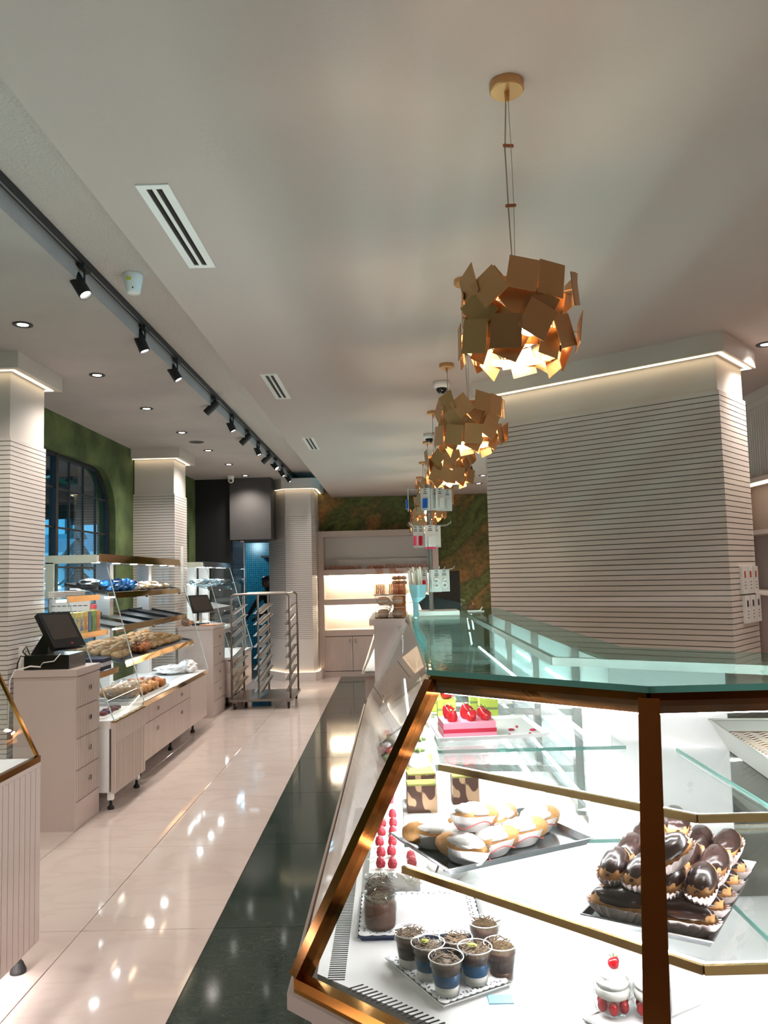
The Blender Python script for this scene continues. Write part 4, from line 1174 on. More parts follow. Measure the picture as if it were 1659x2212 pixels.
# tray with braids on the white worktop
wt = .66
tt = thing('bread_tray', 'silver tray with braided loaves on the white worktop', 'tray', (-2.48, 7.45, wt))
MB().box(-2.68, -2.26, 6.97, 7.95, wt, wt + .006).build('base', M_['loaf_plate'], tt)
for p, q in (((-2.26, 6.97), (-2.26, 7.95)), ((-2.68, 6.97), (-2.68, 7.95)), ((-2.68, 7.95), (-2.26, 7.95)), ((-2.68, 6.97), (-2.26, 6.97))):
    MB().bar((p[0], p[1], wt + .014), (q[0], q[1], wt + .014), .006, .022).build('rim', M_['loaf_plate'], tt)
labs = ['pale braided loaf on the silver tray, nearest', 'pale braided loaf on the silver tray, second', 'pale braided loaf on the silver tray, third', 'dark braided loaf at the far end of the silver tray']
for k in range(4):
    braid('braided_loaf', (-2.46 + .01 * k, 7.14 + .20 * k, wt + .008), .36, .105, M_['bread'] if k == 3 else M_['bread_pale'], labs[k], .25)
def crumple(name, c, r, label, cat, m, seed, sq=(1, 1, 1)):
    o = MB().ell((c[0], c[1], c[2] + r * .55 * sq[2]), r * sq[0], r * sq[1], r * .6 * sq[2], 18, 10, wob=.38, seed=seed, zmin=-.9).build(name, m)
    return tag(rebase(o, c), label, cat)
crumple('plastic_bag', (-2.42, 7.06, wt + .03), .13, 'clear crumpled bag over the near end of the silver bread tray', 'bag', M_['bag'], 3)
crumple('crumpled_paper', (-2.52, 8.95, wt), .14, 'white crumpled paper at the far end of the worktop, flatter one', 'paper', M_['napkin'], 4, (1.3, 1.2, .6))
crumple('crumpled_paper', (-2.36, 9.04, wt), .10, 'white crumpled paper roll at the worktop end, taller one', 'paper', M_['napkin'], 9, (1, 1.3, 1.2))
# chilled well: small dark sausages on a white sheet
sh_ = MB().box(-2.6, -2.24, 6.12, 6.70, .66, .664).build('paper_sheet', M_['paper']); tag(rebase(sh_, (-2.42, 6.4, .66)), 'white sheet lining the well of the chilled display', 'paper')
for k in range(5):
    x, y = -2.30 + .012 * (k % 2), 6.24 + .075 * k
    o = MB().tube([(x - .05, y, .684), (x, y + .004, .682), (x + .04, y, .684)], [.012, .018, .012], 8).build('wrapped_sweet', mat('sweet%d' % k, [S(110, 30, 40), S(60, 50, 80), S(130, 40, 50), S(90, 60, 66), S(70, 30, 50)][k], .4), smooth=True)
    tag(rebase(o, (x, y, .664)), 'small dark red wrapped sweet in the chilled well', 'sweet', 'wrapped sweets in the chilled well')

# ---- things on the shelves over the chilled well
z3, z2, z1 = .987, 1.307, 1.597
cols = [(S(232, 214, 96), S(40, 70, 150)), (S(236, 222, 130), S(36, 66, 150)), (S(230, 200, 90), S(190, 90, 60)), (S(30, 70, 150), S(60, 120, 190)), (S(120, 160, 70), S(60, 120, 60)), (S(226, 150, 60), S(180, 80, 50))]
lab = ['yellow box with a blue can picture, nearest in the row', 'pale yellow box with a blue can picture, second in the row', 'yellow box with reddish picture', 'narrow deep blue box', 'green box with leafy picture', 'orange box at the far end of the row']
for k in range(6):
    y0 = 6.12 + .088 * k; d = .05 if k == 3 else .078
    t = thing('snack_box', lab[k] + ' behind the register', 'box', (-2.5, y0, z2), 'carton boxes behind the register')
    MB().box(-2.57, -2.465, y0, y0 + d, z2, z2 + .165).build('carton', mat('carton%d' % k, cols[k][0], .4), t)
    MB().box(-2.465, -2.464, y0 + .008, y0 + d - .008, z2 + .02, z2 + .13).build('print', mat('print%d' % k, cols[k][1], .4, var=cols[k][0], vscale=40), t)
    MB().box(-2.56, -2.475, y0 - .0008, y0, z2 + .02, z2 + .13).build('print', bpy.data.materials['print%d' % k], t)
t = thing('sauce_bottle', 'pale yellow bottle with pink cap behind the cartons', 'bottle', (-2.54, 6.69, z2))
MB().lathe([(.034, 0), (.036, .02), (.036, .13), (.022, .17), (.018, .185)], (-2.54, 6.685, z2), 18).build('bottle_body', mat('pale_yellow', S(228, 224, 160), .4), t, smooth=True)
MB().lathe([(.026, .18), (.026, .215), (.001, .216)], (-2.54, 6.685, z2), 18).build('cap', mat('pink_cap', S(230, 96, 110), .4), t)
for k in range(3):
    o = MB().box(-2.62, -2.47, 6.06 + .0 * k, 6.11, z2 + .012 * k, z2 + .012 * (k + 1) - .001).build('booklet', [mat('bk0', S(200, 60, 60), .5), mat('bk1', S(220, 215, 210), .5), mat('bk2', S(60, 70, 140), .5)][k])
    tag(rebase(o, (-2.54, 6.08, z2 + .012*k)), ['red', 'white', 'blue'][k] + ' thin packet lying left of the carton boxes', 'packet')
for k in range(3):
    o = MB().box(-2.56, -2.38, 6.46, 6.66, z3 + .032 * k, z3 + .032 * (k + 1) - .002).build('folded_cloth', mat('cloth%d' % k, [S(36, 36, 52), S(196, 192, 200), S(44, 44, 66)][k], .8))
    tag(rebase(o, (-2.47, 6.56, z3 + .032*k)), ['dark folded cloth at the bottom of the small stack on the low shelf', 'pale folded cloth in the middle of the small stack on the low shelf', 'dark folded cloth on top of the small stack on the low shelf'][k], 'cloth', 'folded cloths')
for k in range(2):
    o = MB().box(-2.56, -2.40, 6.10, 6.22, z3 + .03 * k, z3 + .03 * k + .028).build('snack_packet', mat('pk%d' % k, [S(224, 70, 100), S(240, 200, 210)][k], .4))
    tag(rebase(o, (-2.48, 6.16, z3 + .03*k)), ['bright pink packet on the low shelf behind the register', 'pale pink packet stacked on a bright pink one'][k], 'packet')
for k in range(4):
    o = MB().box(-2.67, -2.54, 6.1, 6.5, z1 + .012 * k, z1 + .012 * k + .009).build('white_slab', M_['paper'])
    tag(rebase(o, (-2.6, 6.3, z1 + .012*k)), 'flat white carton lying in a stack on the upper glass shelf', 'carton', 'flat cartons on the upper shelf')
# top sloping shelf: grey bag, blue packets, wrapped rolls
crumple('dark_bag', (-2.72, 7.05, slope_z(-2.72, -2.5, 1.58)), .10, 'dark grey crumpled bag on the top sloping shelf', 'bag', mat('grey_bag', S(70, 74, 80), .4), 12, (1, 1.2, .8))
for k in range(3):
    c = (-2.60 + .015*k, 7.22 + .19 * k, slope_z(-2.60, -2.5, 1.58))
    crumple('blue_packet', c, .095, 'bright blue plastic packet on the top sloping shelf, %s of three' % ['nearest', 'middle', 'farthest'][k], 'packet', M_['blue_pack'], 20 + k, (1, 1, 1.0))
crumple('white_bag', (-2.60, 7.84, slope_z(-2.6, -2.5, 1.58)), .08, 'small white bag beside the blue packets', 'bag', M_['napkin'], 31, (1, 1.2, .7))
for k in range(16):
    i, j = k % 8, k // 8
    c = (-2.60 - .13 * j, 7.98 + .145 * i, slope_z(-2.6 - .13 * j, -2.5, 1.58))
    o = MB().ell((c[0], c[1], c[2] + .024), .058, .048, .03, 10, 6, wob=.2, seed=k).build('wrapped_roll', [M_['bun_pale'], mat('roll%d' % k, S(222, 206, 186), .4)][k % 2], smooth=True)
    tag(rebase(o, c), 'pale wrapped roll on the far half of the top sloping shelf', 'pastry', 'wrapped rolls on the top shelf')
# far unit: shiny bags
for k in range(9):
    c = (-2.66, 10.74 + .155 * k, slope_z(-2.66, -2.5, 1.58))
    crumple('foil_bag', c, .085, 'shiny %s bag on the top shelf of the far display, %s along' % (['pale', 'teal', 'silver'][k % 3], ORD[k]), 'bag', mat('foil%d' % k, [S(196, 214, 222), S(90, 150, 165), S(176, 180, 190)][k % 3], .15, .6), 40 + k, (1.3, 1, .8))

# ---- row of small sweets on the top niche of the shelf wall
bd = MB().box(-.98, .66, 13.93, 13.95, 1.825, 2.0).build('backing_board', M_['cab_white']); tag(rebase(bd, (-.16, 13.94, 1.825)), 'long pale board leaning in the top niche behind the sweets', 'board')
M_['sweet'] = mat('pink_sweet', S(200, 140, 120), .5, var=S(222, 186, 168), vscale=30)
rnd = random.Random(8)
for k in range(34):
    x = -1.14 + .052 * k
    if 11 < k < 14 or 20 < k < 23: continue
    o = MB().ell((x, 13.78, 1.825 + .03), .026, .03, .03 + .012 * rnd.random(), 9, 6, wob=.3, seed=k, zmin=-.95).build('sweet', M_['sweet'], smooth=True)
    tag(rebase(o, (x, 13.78, 1.825)), 'small pinkish sweet in the row along the top niche', 'sweet', 'sweets in the top niche')

# ---- macarons and cookie bags on the service counter
zc = 1.41
for lv in range(2):
    z = zc + .085 * lv
    t = thing('macaron_box', 'clear acrylic box of macarons on the service counter, %s tier' % ['lower', 'upper'][lv], 'box', (-.02, 5.44, z))
    MB().box(-.125, .085, 5.36, 5.52, z, z + .004).build('base', M_['acrylic'], t)
    for (a, b, c_, d) in ((-.125, .085, 5.36, 5.363), (-.125, .085, 5.517, 5.52), (-.125, -.122, 5.36, 5.52), (.082, .085, 5.36, 5.52)):
        MB().box(a, b, c_, d, z + .004, z + .07).build('wall', M_['acrylic'], t)
    MB().tube([(-.13, 5.355, z + .072), (.09, 5.355, z + .072), (.09, 5.525, z + .072), (-.13, 5.525, z + .072)], .003, 6, closed=True).build('rim', M_['chrome'], t)
    for i in range(2):
        for j in range(2):
            x, y = -.07 + .10 * i, 5.40 + .08 * j
            m = thing('macaron', 'large brown macaron in the %s acrylic box, %s %s' % (['lower', 'upper'][lv], ['front', 'back'][j], ['left', 'right'][i]), 'macaron', (x, y, z + .005), 'macarons on the counter')
            MB().lathe([(.001, 0), (.030, .002), (.038, .012), (.038, .022), (.001, .022)], (x, y, z + .005), 16).build('lower_shell', M_['macaron'], m, smooth=True)
            MB().lathe([(.001, .022), (.034, .022), (.034, .032), (.001, .032)], (x, y, z + .005), 16).build('filling', M_['cream'], m)
            MB().lathe([(.001, .032), (.038, .032), (.038, .042), (.028, .052), (.001, .056)], (x, y, z + .005), 16).build('upper_shell', M_['macaron'], m, smooth=True)
def cookie_bag(x, y, z, h, label, rz=0, n=5):
    t = thing('cookie_bag', label, 'bag', (x, y, z), 'cookie bags on the counter')
    for k in range(n):
        MB().cyl((x - .03 + .012 * k, y, z + .036), (x - .022 + .012 * k, y, z + .036), .033, 14).build('cookie', M_['cookie'], t)
    w = .042
    MB().loft([[(x - w, y - .03, z), (x + w, y - .03, z), (x + w, y + .03, z), (x - w, y + .03, z)],
               [(x - w, y - .032, z + h * .6), (x + w, y - .032, z + h * .6), (x + w, y + .032, z + h * .6), (x - w, y + .032, z + h * .6)],
               [(x - w * .5, y - .004, z + h * .75), (x + w * .5, y - .004, z + h * .75), (x + w * .5, y + .004, z + h * .75), (x - w * .5, y + .004, z + h * .75)],
               [(x - w * .8 - .02, y - .006, z + h), (x + w * .8 - .02, y - .006, z + h), (x + w * .8 - .02, y + .006, z + h), (x - w * .8 - .02, y + .006, z + h)]]).build('wrapper', M_['bag_pink'], t)
M_['bag_pink'] = glass('pink_bag', (.95, .80, .74, 1), .1, .1, bump=.4, bscale=50)
zz_b = zc + .17
sb_ = MB().box(-.125, .085, 5.36, 5.52, zz_b - .012, zz_b - .008).build('clear_lid', M_['acrylic']); tag(rebase(sb_, (-.02, 5.44, zz_b - .012)), 'clear lid closing the upper macaron box', 'lid')
cookie_bag(-.085, 5.42, zz_b - .008, .20, 'bag of cookies standing on the macaron boxes, leftmost')
cookie_bag(.005, 5.43, zz_b - .008, .21, 'bag of cookies standing on the macaron boxes, middle')
cookie_bag(.058, 5.49, zz_b - .008, .16, 'bag of cookies standing on the macaron boxes, rightmost')
ob = MB().box(.0, .09, 5.62, 5.72, zc, zc + .215).build('orange_box', M_['orange']); tag(rebase(ob, (.1, 5.67, zc)), 'orange carton standing behind the macaron boxes', 'box')
t = thing('macaron_bag', 'clear bag of pale macarons on the orange carton', 'bag', (.05, 5.66, zc + .215))
for k in range(6):
    MB().ell((.015 + .033 * (k % 3), 5.66, zc + .238 + .034 * (k // 3)), .022, .022, .016, 10, 6).build('macaron', mat('pale_mac%d' % k, S(206, 186, 158), .6), t, smooth=True)
MB().loft([[(-.01, 5.63, zc + .216), (.11, 5.63, zc + .216), (.11, 5.69, zc + .216), (-.01, 5.69, zc + .216)], [(-.02, 5.65, zc + .31), (.12, 5.65, zc + .31), (.12, 5.67, zc + .31), (-.02, 5.67, zc + .31)]]).build('wrapper', M_['bag'], t)

# ---- card spinner, register seen from behind, blue holder on the big case
zt = 1.483
sx, sy = .207, 4.3
t = thing('card_spinner', 'tall grey hook stand hung with blister cards on the glass top', 'display stand', (sx, sy, zt))
MB().box(.135, .35, 4.2, 4.42, zt, zt + .022).build('base_plate', M_['cab_white'], t)
MB().cyl((sx, sy, zt + .022), (sx, sy, 2.185), .0125, 14).build('pole', M_['wire_grey'], t)
MB().lathe([(.017, 0), (.017, .04), (.001, .042)], (sx, sy, 2.15), 14).build('pole_cap', M_['wire_grey'], t)
hooks = []
for zi, z in enumerate((2.165, 1.965, 1.725)):
    MB().lathe([(.02, 0), (.02, .012)], (sx, sy, z - .006), 12).build('hub', M_['wire_grey'], t)
    for k in range(6):
        a = 2*PI*k/6 + .25 + .3 * zi; c, s_ = math.cos(a), math.sin(a)
        MB().tube([(sx + .012*c, sy + .012*s_, z), (sx + .10*c, sy + .10*s_, z), (sx + .125*c, sy + .125*s_, z + .006), (sx + .132*c, sy + .132*s_, z + .018)], .0024, 6).build('hook', M_['wire_grey'], t)
        hooks.append((zi, k, a, z))
def blister(x, y, z, a, label, kind, w=.056, h=.115, digit=None):
    """card hanging from (x,y,z); its face looks along angle a"""
    t = thing('blister_card', label, 'card', (x, y, z), 'blister cards on the spinner')
    n = Vector((math.cos(a), math.sin(a), 0)); u = Vector((-n.y, n.x, 0)); c = Vector((x, y, z))
    q = lambda p, r, d: c + u * p + Vector((0, 0, r)) + n * d
    def blk(p0, p1, r0, r1, d0, d1, nm, m):
        return MB().extr([q(p0, r0, d0), q(p1, r0, d0), q(p1, r1, d0), q(p0, r1, d0)], n * (d1 - d0)).build(nm, m, t)
    blk(-w/2, w/2, -h, .004, -.0006, .0006, 'backing', M_['card'])
    blk(-.008, .008, -.006, -.002, .0006, .0009, 'euro_slot', M_['ink'])
    for k, ww in enumerate((.018, .024)):
        blk(-ww/2, ww/2, -.018 - .009*k, -.014 - .009*k, .0006, .0009, 'print_line', M_['ink'])
    if 'pink foot' in label: blk(-w/2, w/2, -h, -h + .012, .0006, .0012, 'foot_band', M_['pink'])
    if digit:
        cu = bpy.data.curves.new('digit', 'FONT'); cu.body = digit; cu.size = .075; cu.extrude = .004; cu.bevel_depth = .0012; cu.align_x = 'CENTER'
        tmp = bpy.data.objects.new('tmp', cu)
        me = bpy.data.meshes.new_from_object(tmp); bpy.data.objects.remove(tmp)
        o = bpy.data.objects.new('candle_digit', me); COL.objects.link(o); o.parent = t
        me.materials.clear(); me.materials.append(M_['candle'])
        mm = Matrix((( u.x, 0, n.x, 0), (u.y, 0, n.y, 0), (0, 1, 0, 0), (0, 0, 0, 1)))
        o.matrix_local = Matrix.Translation(Vector((0, 0, -.094)) + n * .005) @ mm
    elif kind:
        m = MB().extr([q(-w*.22, -h*.9, .001), q(w*.22, -h*.9, .001), q(w*.26, -h*.45, .001), q(-w*.18, -h*.45, .001)], n * .012)
        m.build('blister', kind, t)
    return t
M_['candle'] = mat('silver_candle', S(236, 234, 228), .25)
def hang(zi, k, r, face, label, kind, digit=None, **kw):
    a = [h for h in hooks if h[0] == zi and h[1] == k][0]
    blister(sx + r*math.cos(a[2]), sy + r*math.sin(a[2]), a[3] - .004, face if face is not None else a[2] + PI, label, kind, digit=digit, **kw)
D = -PI/2
hang(0, 3, .115, PI*1.02, 'edge-on white card with blue strip, top tier far left', M_['blue'])
hang(0, 4, .07, D - .5, 'white card with blue pen blister, top tier left', M_['blue'])
hang(0, 4, .035, D - .35, 'pale card close to the pole, top tier left', M_['card'])
hang(0, 5, .05, D + .55, 'pale card right of the pole, top tier', M_['card'])
hang(0, 5, .085, D + .6, 'pale card in the middle of the right bunch, top tier', M_['card'])
hang(0, 0, .07, D + .5, 'pale card in the right bunch behind others, top tier', M_['card'])
hang(0, 0, .11, D + .45, 'outermost pale card of the right bunch, top tier', M_['card'])
hang(1, 3, .09, D - .6, 'narrow pink blister card, middle tier far left', M_['pink'], w=.03)
hang(1, 3, .055, D - .5, 'red blister card beside the pink one, middle tier', M_['red'], w=.04)
hang(1, 4, .06, D, 'white printed card with pink foot facing forward, middle tier', M_['card'], w=.058, h=.125)
hang(1, 5, .04, D + .4, 'greyish card right of the pole, middle tier', M_['card'])
hang(2, 3, .10, D - .9, 'white card with red print, bottom tier left', M_['red'], w=.05)
hang(2, 3, .055, D - .8, 'card with crimson edge, bottom tier left of the pole', M_['red'], w=.05)
hang(2, 4, .045, D + .1, 'grey card with barcode lines, bottom tier by the pole', M_['card'], w=.05)
hang(2, 4, .085, D + .15, 'white number card reading 3, bottom tier', None, digit='3')
hang(2, 5, .075, D + .05, 'white number card reading 6, bottom tier right', None, digit='6')
hang(2, 0, .11, D + .3, 'orange card behind the number cards, bottom tier', M_['orange'])

t = thing('cash_register', 'black cash register seen from behind on the glass top right of the pole', 'cash register', (.25, 4.6, zt))
MB().extr([(.17, 4.55, zt), (.385, 4.55, zt), (.385, 4.55, zt + .05), (.20, 4.55, zt + .10), (.15, 4.55, zt + .05)], (0, .2, 0)).build('base', M_['dark'], t)
MB().extr([(.225, 4.60, zt + .06), (.39, 4.60, zt + .03), (.395, 4.66, zt + .235), (.23, 4.66, zt + .235)], (0, .03, 0)).build('screen_back', M_['dark'], t)
t = thing('utensil_holder', 'light blue plastic holder with white tapers beside the spinner pole', 'holder', (.115, 4.12, zt))
hx, hy = .118, 4.12
MB().loft([[(hx + s1*.014, hy + s2*.02, zt) for s1, s2 in ((-1, -1), (1, -1), (1, 1), (-1, 1))],
           [(hx - .002 + s1*.016, hy + s2*.022, zt + .075) for s1, s2 in ((-1, -1), (1, -1), (1, 1), (-1, 1))],
           [(hx + .012 + s1*.036, hy + s2*.034, zt + .10) for s1, s2 in ((-1, -1), (1, -1), (1, 1), (-1, 1))],
           [(hx + .010 + s1*.045, hy + s2*.040, zt + .165) for s1, s2 in ((-1, -1), (1, -1), (1, 1), (-1, 1))]]).build('holder', mat('pale_blue', S(150, 196, 208), .35), t)
for k in range(6):
    x = hx - .02 + .012 * k
    o = MB().lathe([(.006, .15), (.006, .235 + .01 * (k % 3)), (.002, .24 + .01 * (k % 3))], (x, hy + .01 * ((k % 2) * 2 - 1), zt), 8, (-.06, 0, 1)).build('candle_stick', M_['cream'])
    tag(rebase(o, (x, hy, zt + .15)), 'tall white candle stick standing in the light blue holder', 'candle', 'candle sticks in the blue holder')
t = thing('eyeglasses', 'pair of dark-rimmed glasses lying past the black register', 'glasses', (.43, 4.62, zt))
for x in (.415, .452):
    MB().tube([(x + .017*math.cos(2*PI*k/14), 4.62, zt + .022 + .017*math.sin(2*PI*k/14)) for k in range(14)], .0016, 5, closed=True).build('rim', M_['black'], t)
MB().tube([(.398, 4.62, zt + .03), (.40, 4.70, zt + .04), (.41, 4.76, zt + .01)], .0016, 5).build('temple', M_['black'], t)
MB().tube([(.469, 4.62, zt + .03), (.47, 4.70, zt + .04), (.47, 4.76, zt + .01)], .0016, 5).build('temple', M_['black'], t)
t = thing('tongs', 'thin white tongs lying on the glass top by the glasses', 'tongs', (.47, 4.5, zt))
MB().tube([(.42, 4.5, zt + .006), (.49, 4.5, zt + .006), (.505, 4.5, zt + .026)], .003, 6).build('arm', M_['cab_white'], t)
MB().tube([(.42, 4.49, zt + .004), (.49, 4.48, zt + .004), (.51, 4.47, zt + .004)], .003, 6).build('arm', M_['cab_white'], t)

# ---- wall controllers on the right face of the slatted block
ud = (BR - BK).normalized(); nd = Vector((ud.y, -ud.x))
for r_ in range(2):
    for c_ in range(3):
        p = BK + ud * (.17 + .105 * c_ + .02 * r_) + nd * .001; z0 = 1.53 - .18 * r_
        t = thing('wall_controller', 'white wall controller with small display, %s row, %s' % (['upper', 'lower'][r_], ['left', 'middle', 'right'][c_]), 'control panel', (p.x, p.y, z0), 'wall controllers on the block')
        def cb(a0, a1, b0, b1, d0, d1, nm, m):
            q = [p + ud * a0 + nd * d0, p + ud * a1 + nd * d0]
            return MB().extr([(q[0].x, q[0].y, z0 + b0), (q[1].x, q[1].y, z0 + b0), (q[1].x, q[1].y, z0 + b1), (q[0].x, q[0].y, z0 + b1)], (nd.x * (d1-d0), nd.y * (d1-d0), 0)).build(nm, m, t)
        cb(0, .09, 0, .17, 0, .018, 'housing', M_['white'])
        cb(.03, .06, .10, .14, .018, .019, 'display', mat('ctl%d%d' % (r_, c_), [S(190, 80, 60), S(60, 44, 44)][r_], .3))
        for i in range(2):
            for j in range(3):
                cb(.033 + .018*i, .041 + .018*i, .03 + .02*j, .036 + .02*j, .018, .0195, 'button', M_['groove'])
# ================================================================== CAKES IN THE BIG CASE
M_['choc'] = mat('chocolate_glaze', S(66, 46, 42), .22, var=S(52, 36, 34), vscale=50)
M_['choux'] = mat('choux_pastry', S(222, 170, 108), .5, var=S(198, 138, 78), vscale=60)
M_['pleat'] = mat('pleated_paper', S(238, 222, 216), .7)
M_['whip'] = mat('whipped_cream', S(248, 246, 240), .55, bump=.4, bscale=90, dist=.004)
M_['pudding'] = mat('chocolate_pudding', S(104, 70, 58), .4)
M_['pudding_dark'] = mat('dark_pudding', S(74, 50, 46), .4)
M_['shave'] = mat('chocolate_shavings', S(78, 56, 44), .6, var=S(112, 92, 60), vscale=80)
M_['straw'] = mat('strawberry', S(196, 26, 36), .15, var=S(150, 14, 26), vscale=60)
M_['rasp'] = mat('raspberry', S(186, 44, 62), .25, bump=.8, bscale=300, dist=.004)
M_['leaf'] = mat('green_leaf', S(92, 110, 58), .6)
M_['matcha'] = mat('pistachio_sponge', S(158, 178, 66), .8, bump=.5, bscale=200)
M_['jelly'] = mat('red_jelly', S(176, 28, 60), .2)
M_['pinkcream'] = mat('pink_mousse', S(236, 140, 160), .5)
M_['plate'] = mat('white_porcelain', S(244, 244, 242), .2)
M_['lemon'] = mat('lemon_cream', S(244, 236, 130), .5)
M_['bisc'] = mat('mosaic_cake', S(84, 54, 42), .6, var=S(200, 166, 130), vscale=46, stretch=(1, 1, .6), detail=0.0, ramp=(.56, .6))
M_['pist'] = mat('pistachio_dust', S(164, 166, 88), .9, bump=.6, bscale=300)
M_['cup'] = glass('plastic_cup', (.94, .96, .97, 1), .05, .06)
M_['doily'] = mat('paper_doily', S(246, 246, 246), .8)
M_['foil'] = mat('aluminium_pan', S(214, 214, 208), .35, .9)
M_['steel_tray'] = mat('steel_tray', S(170, 174, 178), .25, .9)

def rect_tray(name, label, P0, e1, e2, z, h, lip, m, th=.004, cat='tray'):
    """tray on an oblique rectangle: P0 corner, e1/e2 edge vectors"""
    P0 = Vector(P0); e1 = Vector(e1); e2 = Vector(e2); c = P0 + e1*.5 + e2*.5
    t = thing(name, label, cat, (c.x, c.y, z))
    pts = [P0, P0 + e1, P0 + e1 + e2, P0 + e2]
    f = lambda k: [tuple((c + (p - c) * k)) for p in pts]
    MB().extr([(x, y, z) for x, y in f(.94)], (0, 0, th)).build('base', m, t)
    a, b = f(.94), f(1.0)
    r1 = [(x, y, z) for x, y in a]; r2 = [(x, y, z + h) for x, y in b]
    a2, b2 = f(.94 - .004), f(1.0 + lip)
    mb = MB(); n = 4
    vs_ = r1 + r2 + [(x, y, z + h) for x, y in b2] + [(x, y, z + h - .002) for x, y in b2] + [(x, y, z + h - .003) for x, y in f(1.002)]
    fs = []
    for k in range(4):
        for i in range(4):
            j = (i + 1) % 4; fs.append((4*k + i, 4*k + j, 4*(k+1) + j, 4*(k+1) + i))
    mb.add(vs_, fs).build('rim', m, t)
    return t

def box_at(c, w, d, h, rz=0):
    """upright box mesh builder, base centre c"""
    mb = MB(); q = Matrix.Rotation(rz, 3, 'Z'); c = Vector(c)
    pts = [c + q @ Vector(p) for p in ((-w/2, -d/2, 0), (w/2, -d/2, 0), (w/2, d/2, 0), (-w/2, d/2, 0))]
    return mb.extr(pts, (0, 0, h))

# ---- eclairs
def eclair_proto(label):
    t = thing('eclair', label, 'eclair', (0, 0, 0), 'chocolate eclairs on the steel tray')
    L, r = .105, .022
    n = 11; pts = []; rr = []
    for k in range(n):
        u = k/(n-1); pts.append((-L/2 + L*u, 0, r + .003)); rr.append(r * (1 - abs(2*u-1)**5 * .55) * (1 + .04*math.sin(k*2.1)))
    MB().tube(pts, rr, 12).build('pastry', M_['choux'], t, smooth=True)
    MB().ell((0, 0, r + .008), L*.52, r*1.10, r*1.02, 16, 10, wob=.07, seed=2, zmin=-.12).build('glaze', M_['choc'], t, smooth=True)
    rings = []
    for kz, (zz, k) in enumerate(((.001, .82), (r*.55, 1.06), (r*1.15, 1.22))):
        ring = []
        for i in range(48):
            a = 2*PI*i/48; w = 1 + (.035 if i % 2 else -.035) * kz
            ring.append((L*.47*k*w*math.copysign(abs(math.cos(a))**.7, math.cos(a)), r*1.0*k*w*math.copysign(abs(math.sin(a))**.8, math.sin(a)), zz))
        rings.append(ring)
    MB().loft(rings, cap=False).build('paper_case', M_['pleat'], t)
    return t
eP0, eE1, eE2 = (.314, 1.425), (.181, -.112), (.223, .333)
et = rect_tray('eclair_tray', 'steel tray piled with chocolate eclairs on the middle glass shelf', eP0, eE1, eE2, 1.09, .016, .02, M_['steel_tray'])
E1 = Vector((.181, -.112)).normalized(); E2 = Vector((.223, .333)).normalized()
a1 = math.atan2(E1.y, E1.x); a2 = math.atan2(E2.y, E2.x)
ecl = None
def put_eclair(a, b, z, rz, label, tilt=0, roll=0):
    global ecl
    p = Vector(eP0) + E1 * a + E2 * b
    if ecl is None:
        ecl = eclair_proto(label); o = ecl; o.location = (p.x, p.y, z); o.rotation_euler = (roll, tilt, rz)
    else:
        o = dup(ecl, (p.x, p.y, z), 0, label, rot=(roll, tilt, rz))
zb = 1.096
rows_ = ['front', 'second', 'third', 'fourth', 'back']
for i, b in enumerate((.035, .10, .165, .23, .30)):
    for j, a in enumerate((.058, .158)):
        put_eclair(a, b, zb, a1 + (.06 if j else -.05), 'chocolate eclair lying crosswise in the bottom layer, %s row, %s' % (rows_[i], ['left', 'right'][j]))
rnd = random.Random(6)
for i, b in enumerate((.085, .185, .285)):
    for j in range(4):
        put_eclair(.032 + .05*j, b + rnd.uniform(-.008, .008), zb + .043, a2 + PI + rnd.uniform(-.12, .12), 'chocolate eclair pointing to the glass in the upper layer, %s row, %s from the left' % (['front', 'middle', 'back'][i], ORD[j]), tilt=.08)
put_eclair(.135, .075, zb + .088, a2 + PI - .35, 'chocolate eclair lying alone on top of the pile', tilt=.2)
put_eclair(.10, .25, zb + .086, a2 + PI + .3, 'chocolate eclair on top of the pile at the back left', tilt=.1)

# ---- cream puffs on a steel tray
pP0 = (.098, 1.646); pE1 = Vector((.332, .167)); pE2 = Vector((-.117, .233))
rect_tray('puff_tray', 'steel tray of cream puffs in paper on the middle glass shelf', pP0, pE1, pE2, 1.09, .016, .02, M_['steel_tray'])
u1 = pE1.normalized(); u2 = pE2.normalized(); b1 = math.atan2(u1.y, u1.x)
def puff_proto(label):
    t = thing('cream_puff', label, 'cream puff', (0, 0, 0), 'cream puffs on the steel tray')
    L, r = .12, .026; n = 9; pts = []; rr = []
    for k in range(n):
        u = k/(n-1); pts.append((-L/2 + L*u, 0, r + .003)); rr.append(r * (1 - abs(2*u-1)**4 * .6))
    MB().tube(pts, rr, 12).build('pastry', M_['choux'], t, smooth=True)
    MB().ell((-.012, 0, r + .013), L*.42, r*.98, r*.72, 16, 9, wob=.22, seed=4, zmin=-.2).build('cream', M_['whip'], t, smooth=True)
    rings = []
    for kz, (zz, k) in enumerate(((.001, .8), (r*.7, 1.12), (r*1.3, 1.26))):
        rings.append([(L*.40*k*(1 + .05*math.sin(5*a_)*kz)*math.cos(a_) - .012, r*1.02*k*(1 + .05*math.sin(5*a_)*kz)*math.sin(a_), zz) for a_ in [2*PI*i/40 for i in range(40)]])
    pc_ = MB().loft(rings, cap=False).build('paper_wrap', M_['paper'], t)
    ln = MB()
    for q_ in (.62, .66):
        ln.tube([(L*.40*1.2*math.cos(a_)*1.01 - .012, r*1.02*1.2*math.sin(a_)*1.02, r*(q_ + .3*math.sin(a_*3))) for a_ in [PI + PI*i/14 for i in range(15)]], .0007, 4)
    ln.build('red_line', mat('red_print', S(214, 110, 110), .6), pc_)
    return t
puff = None
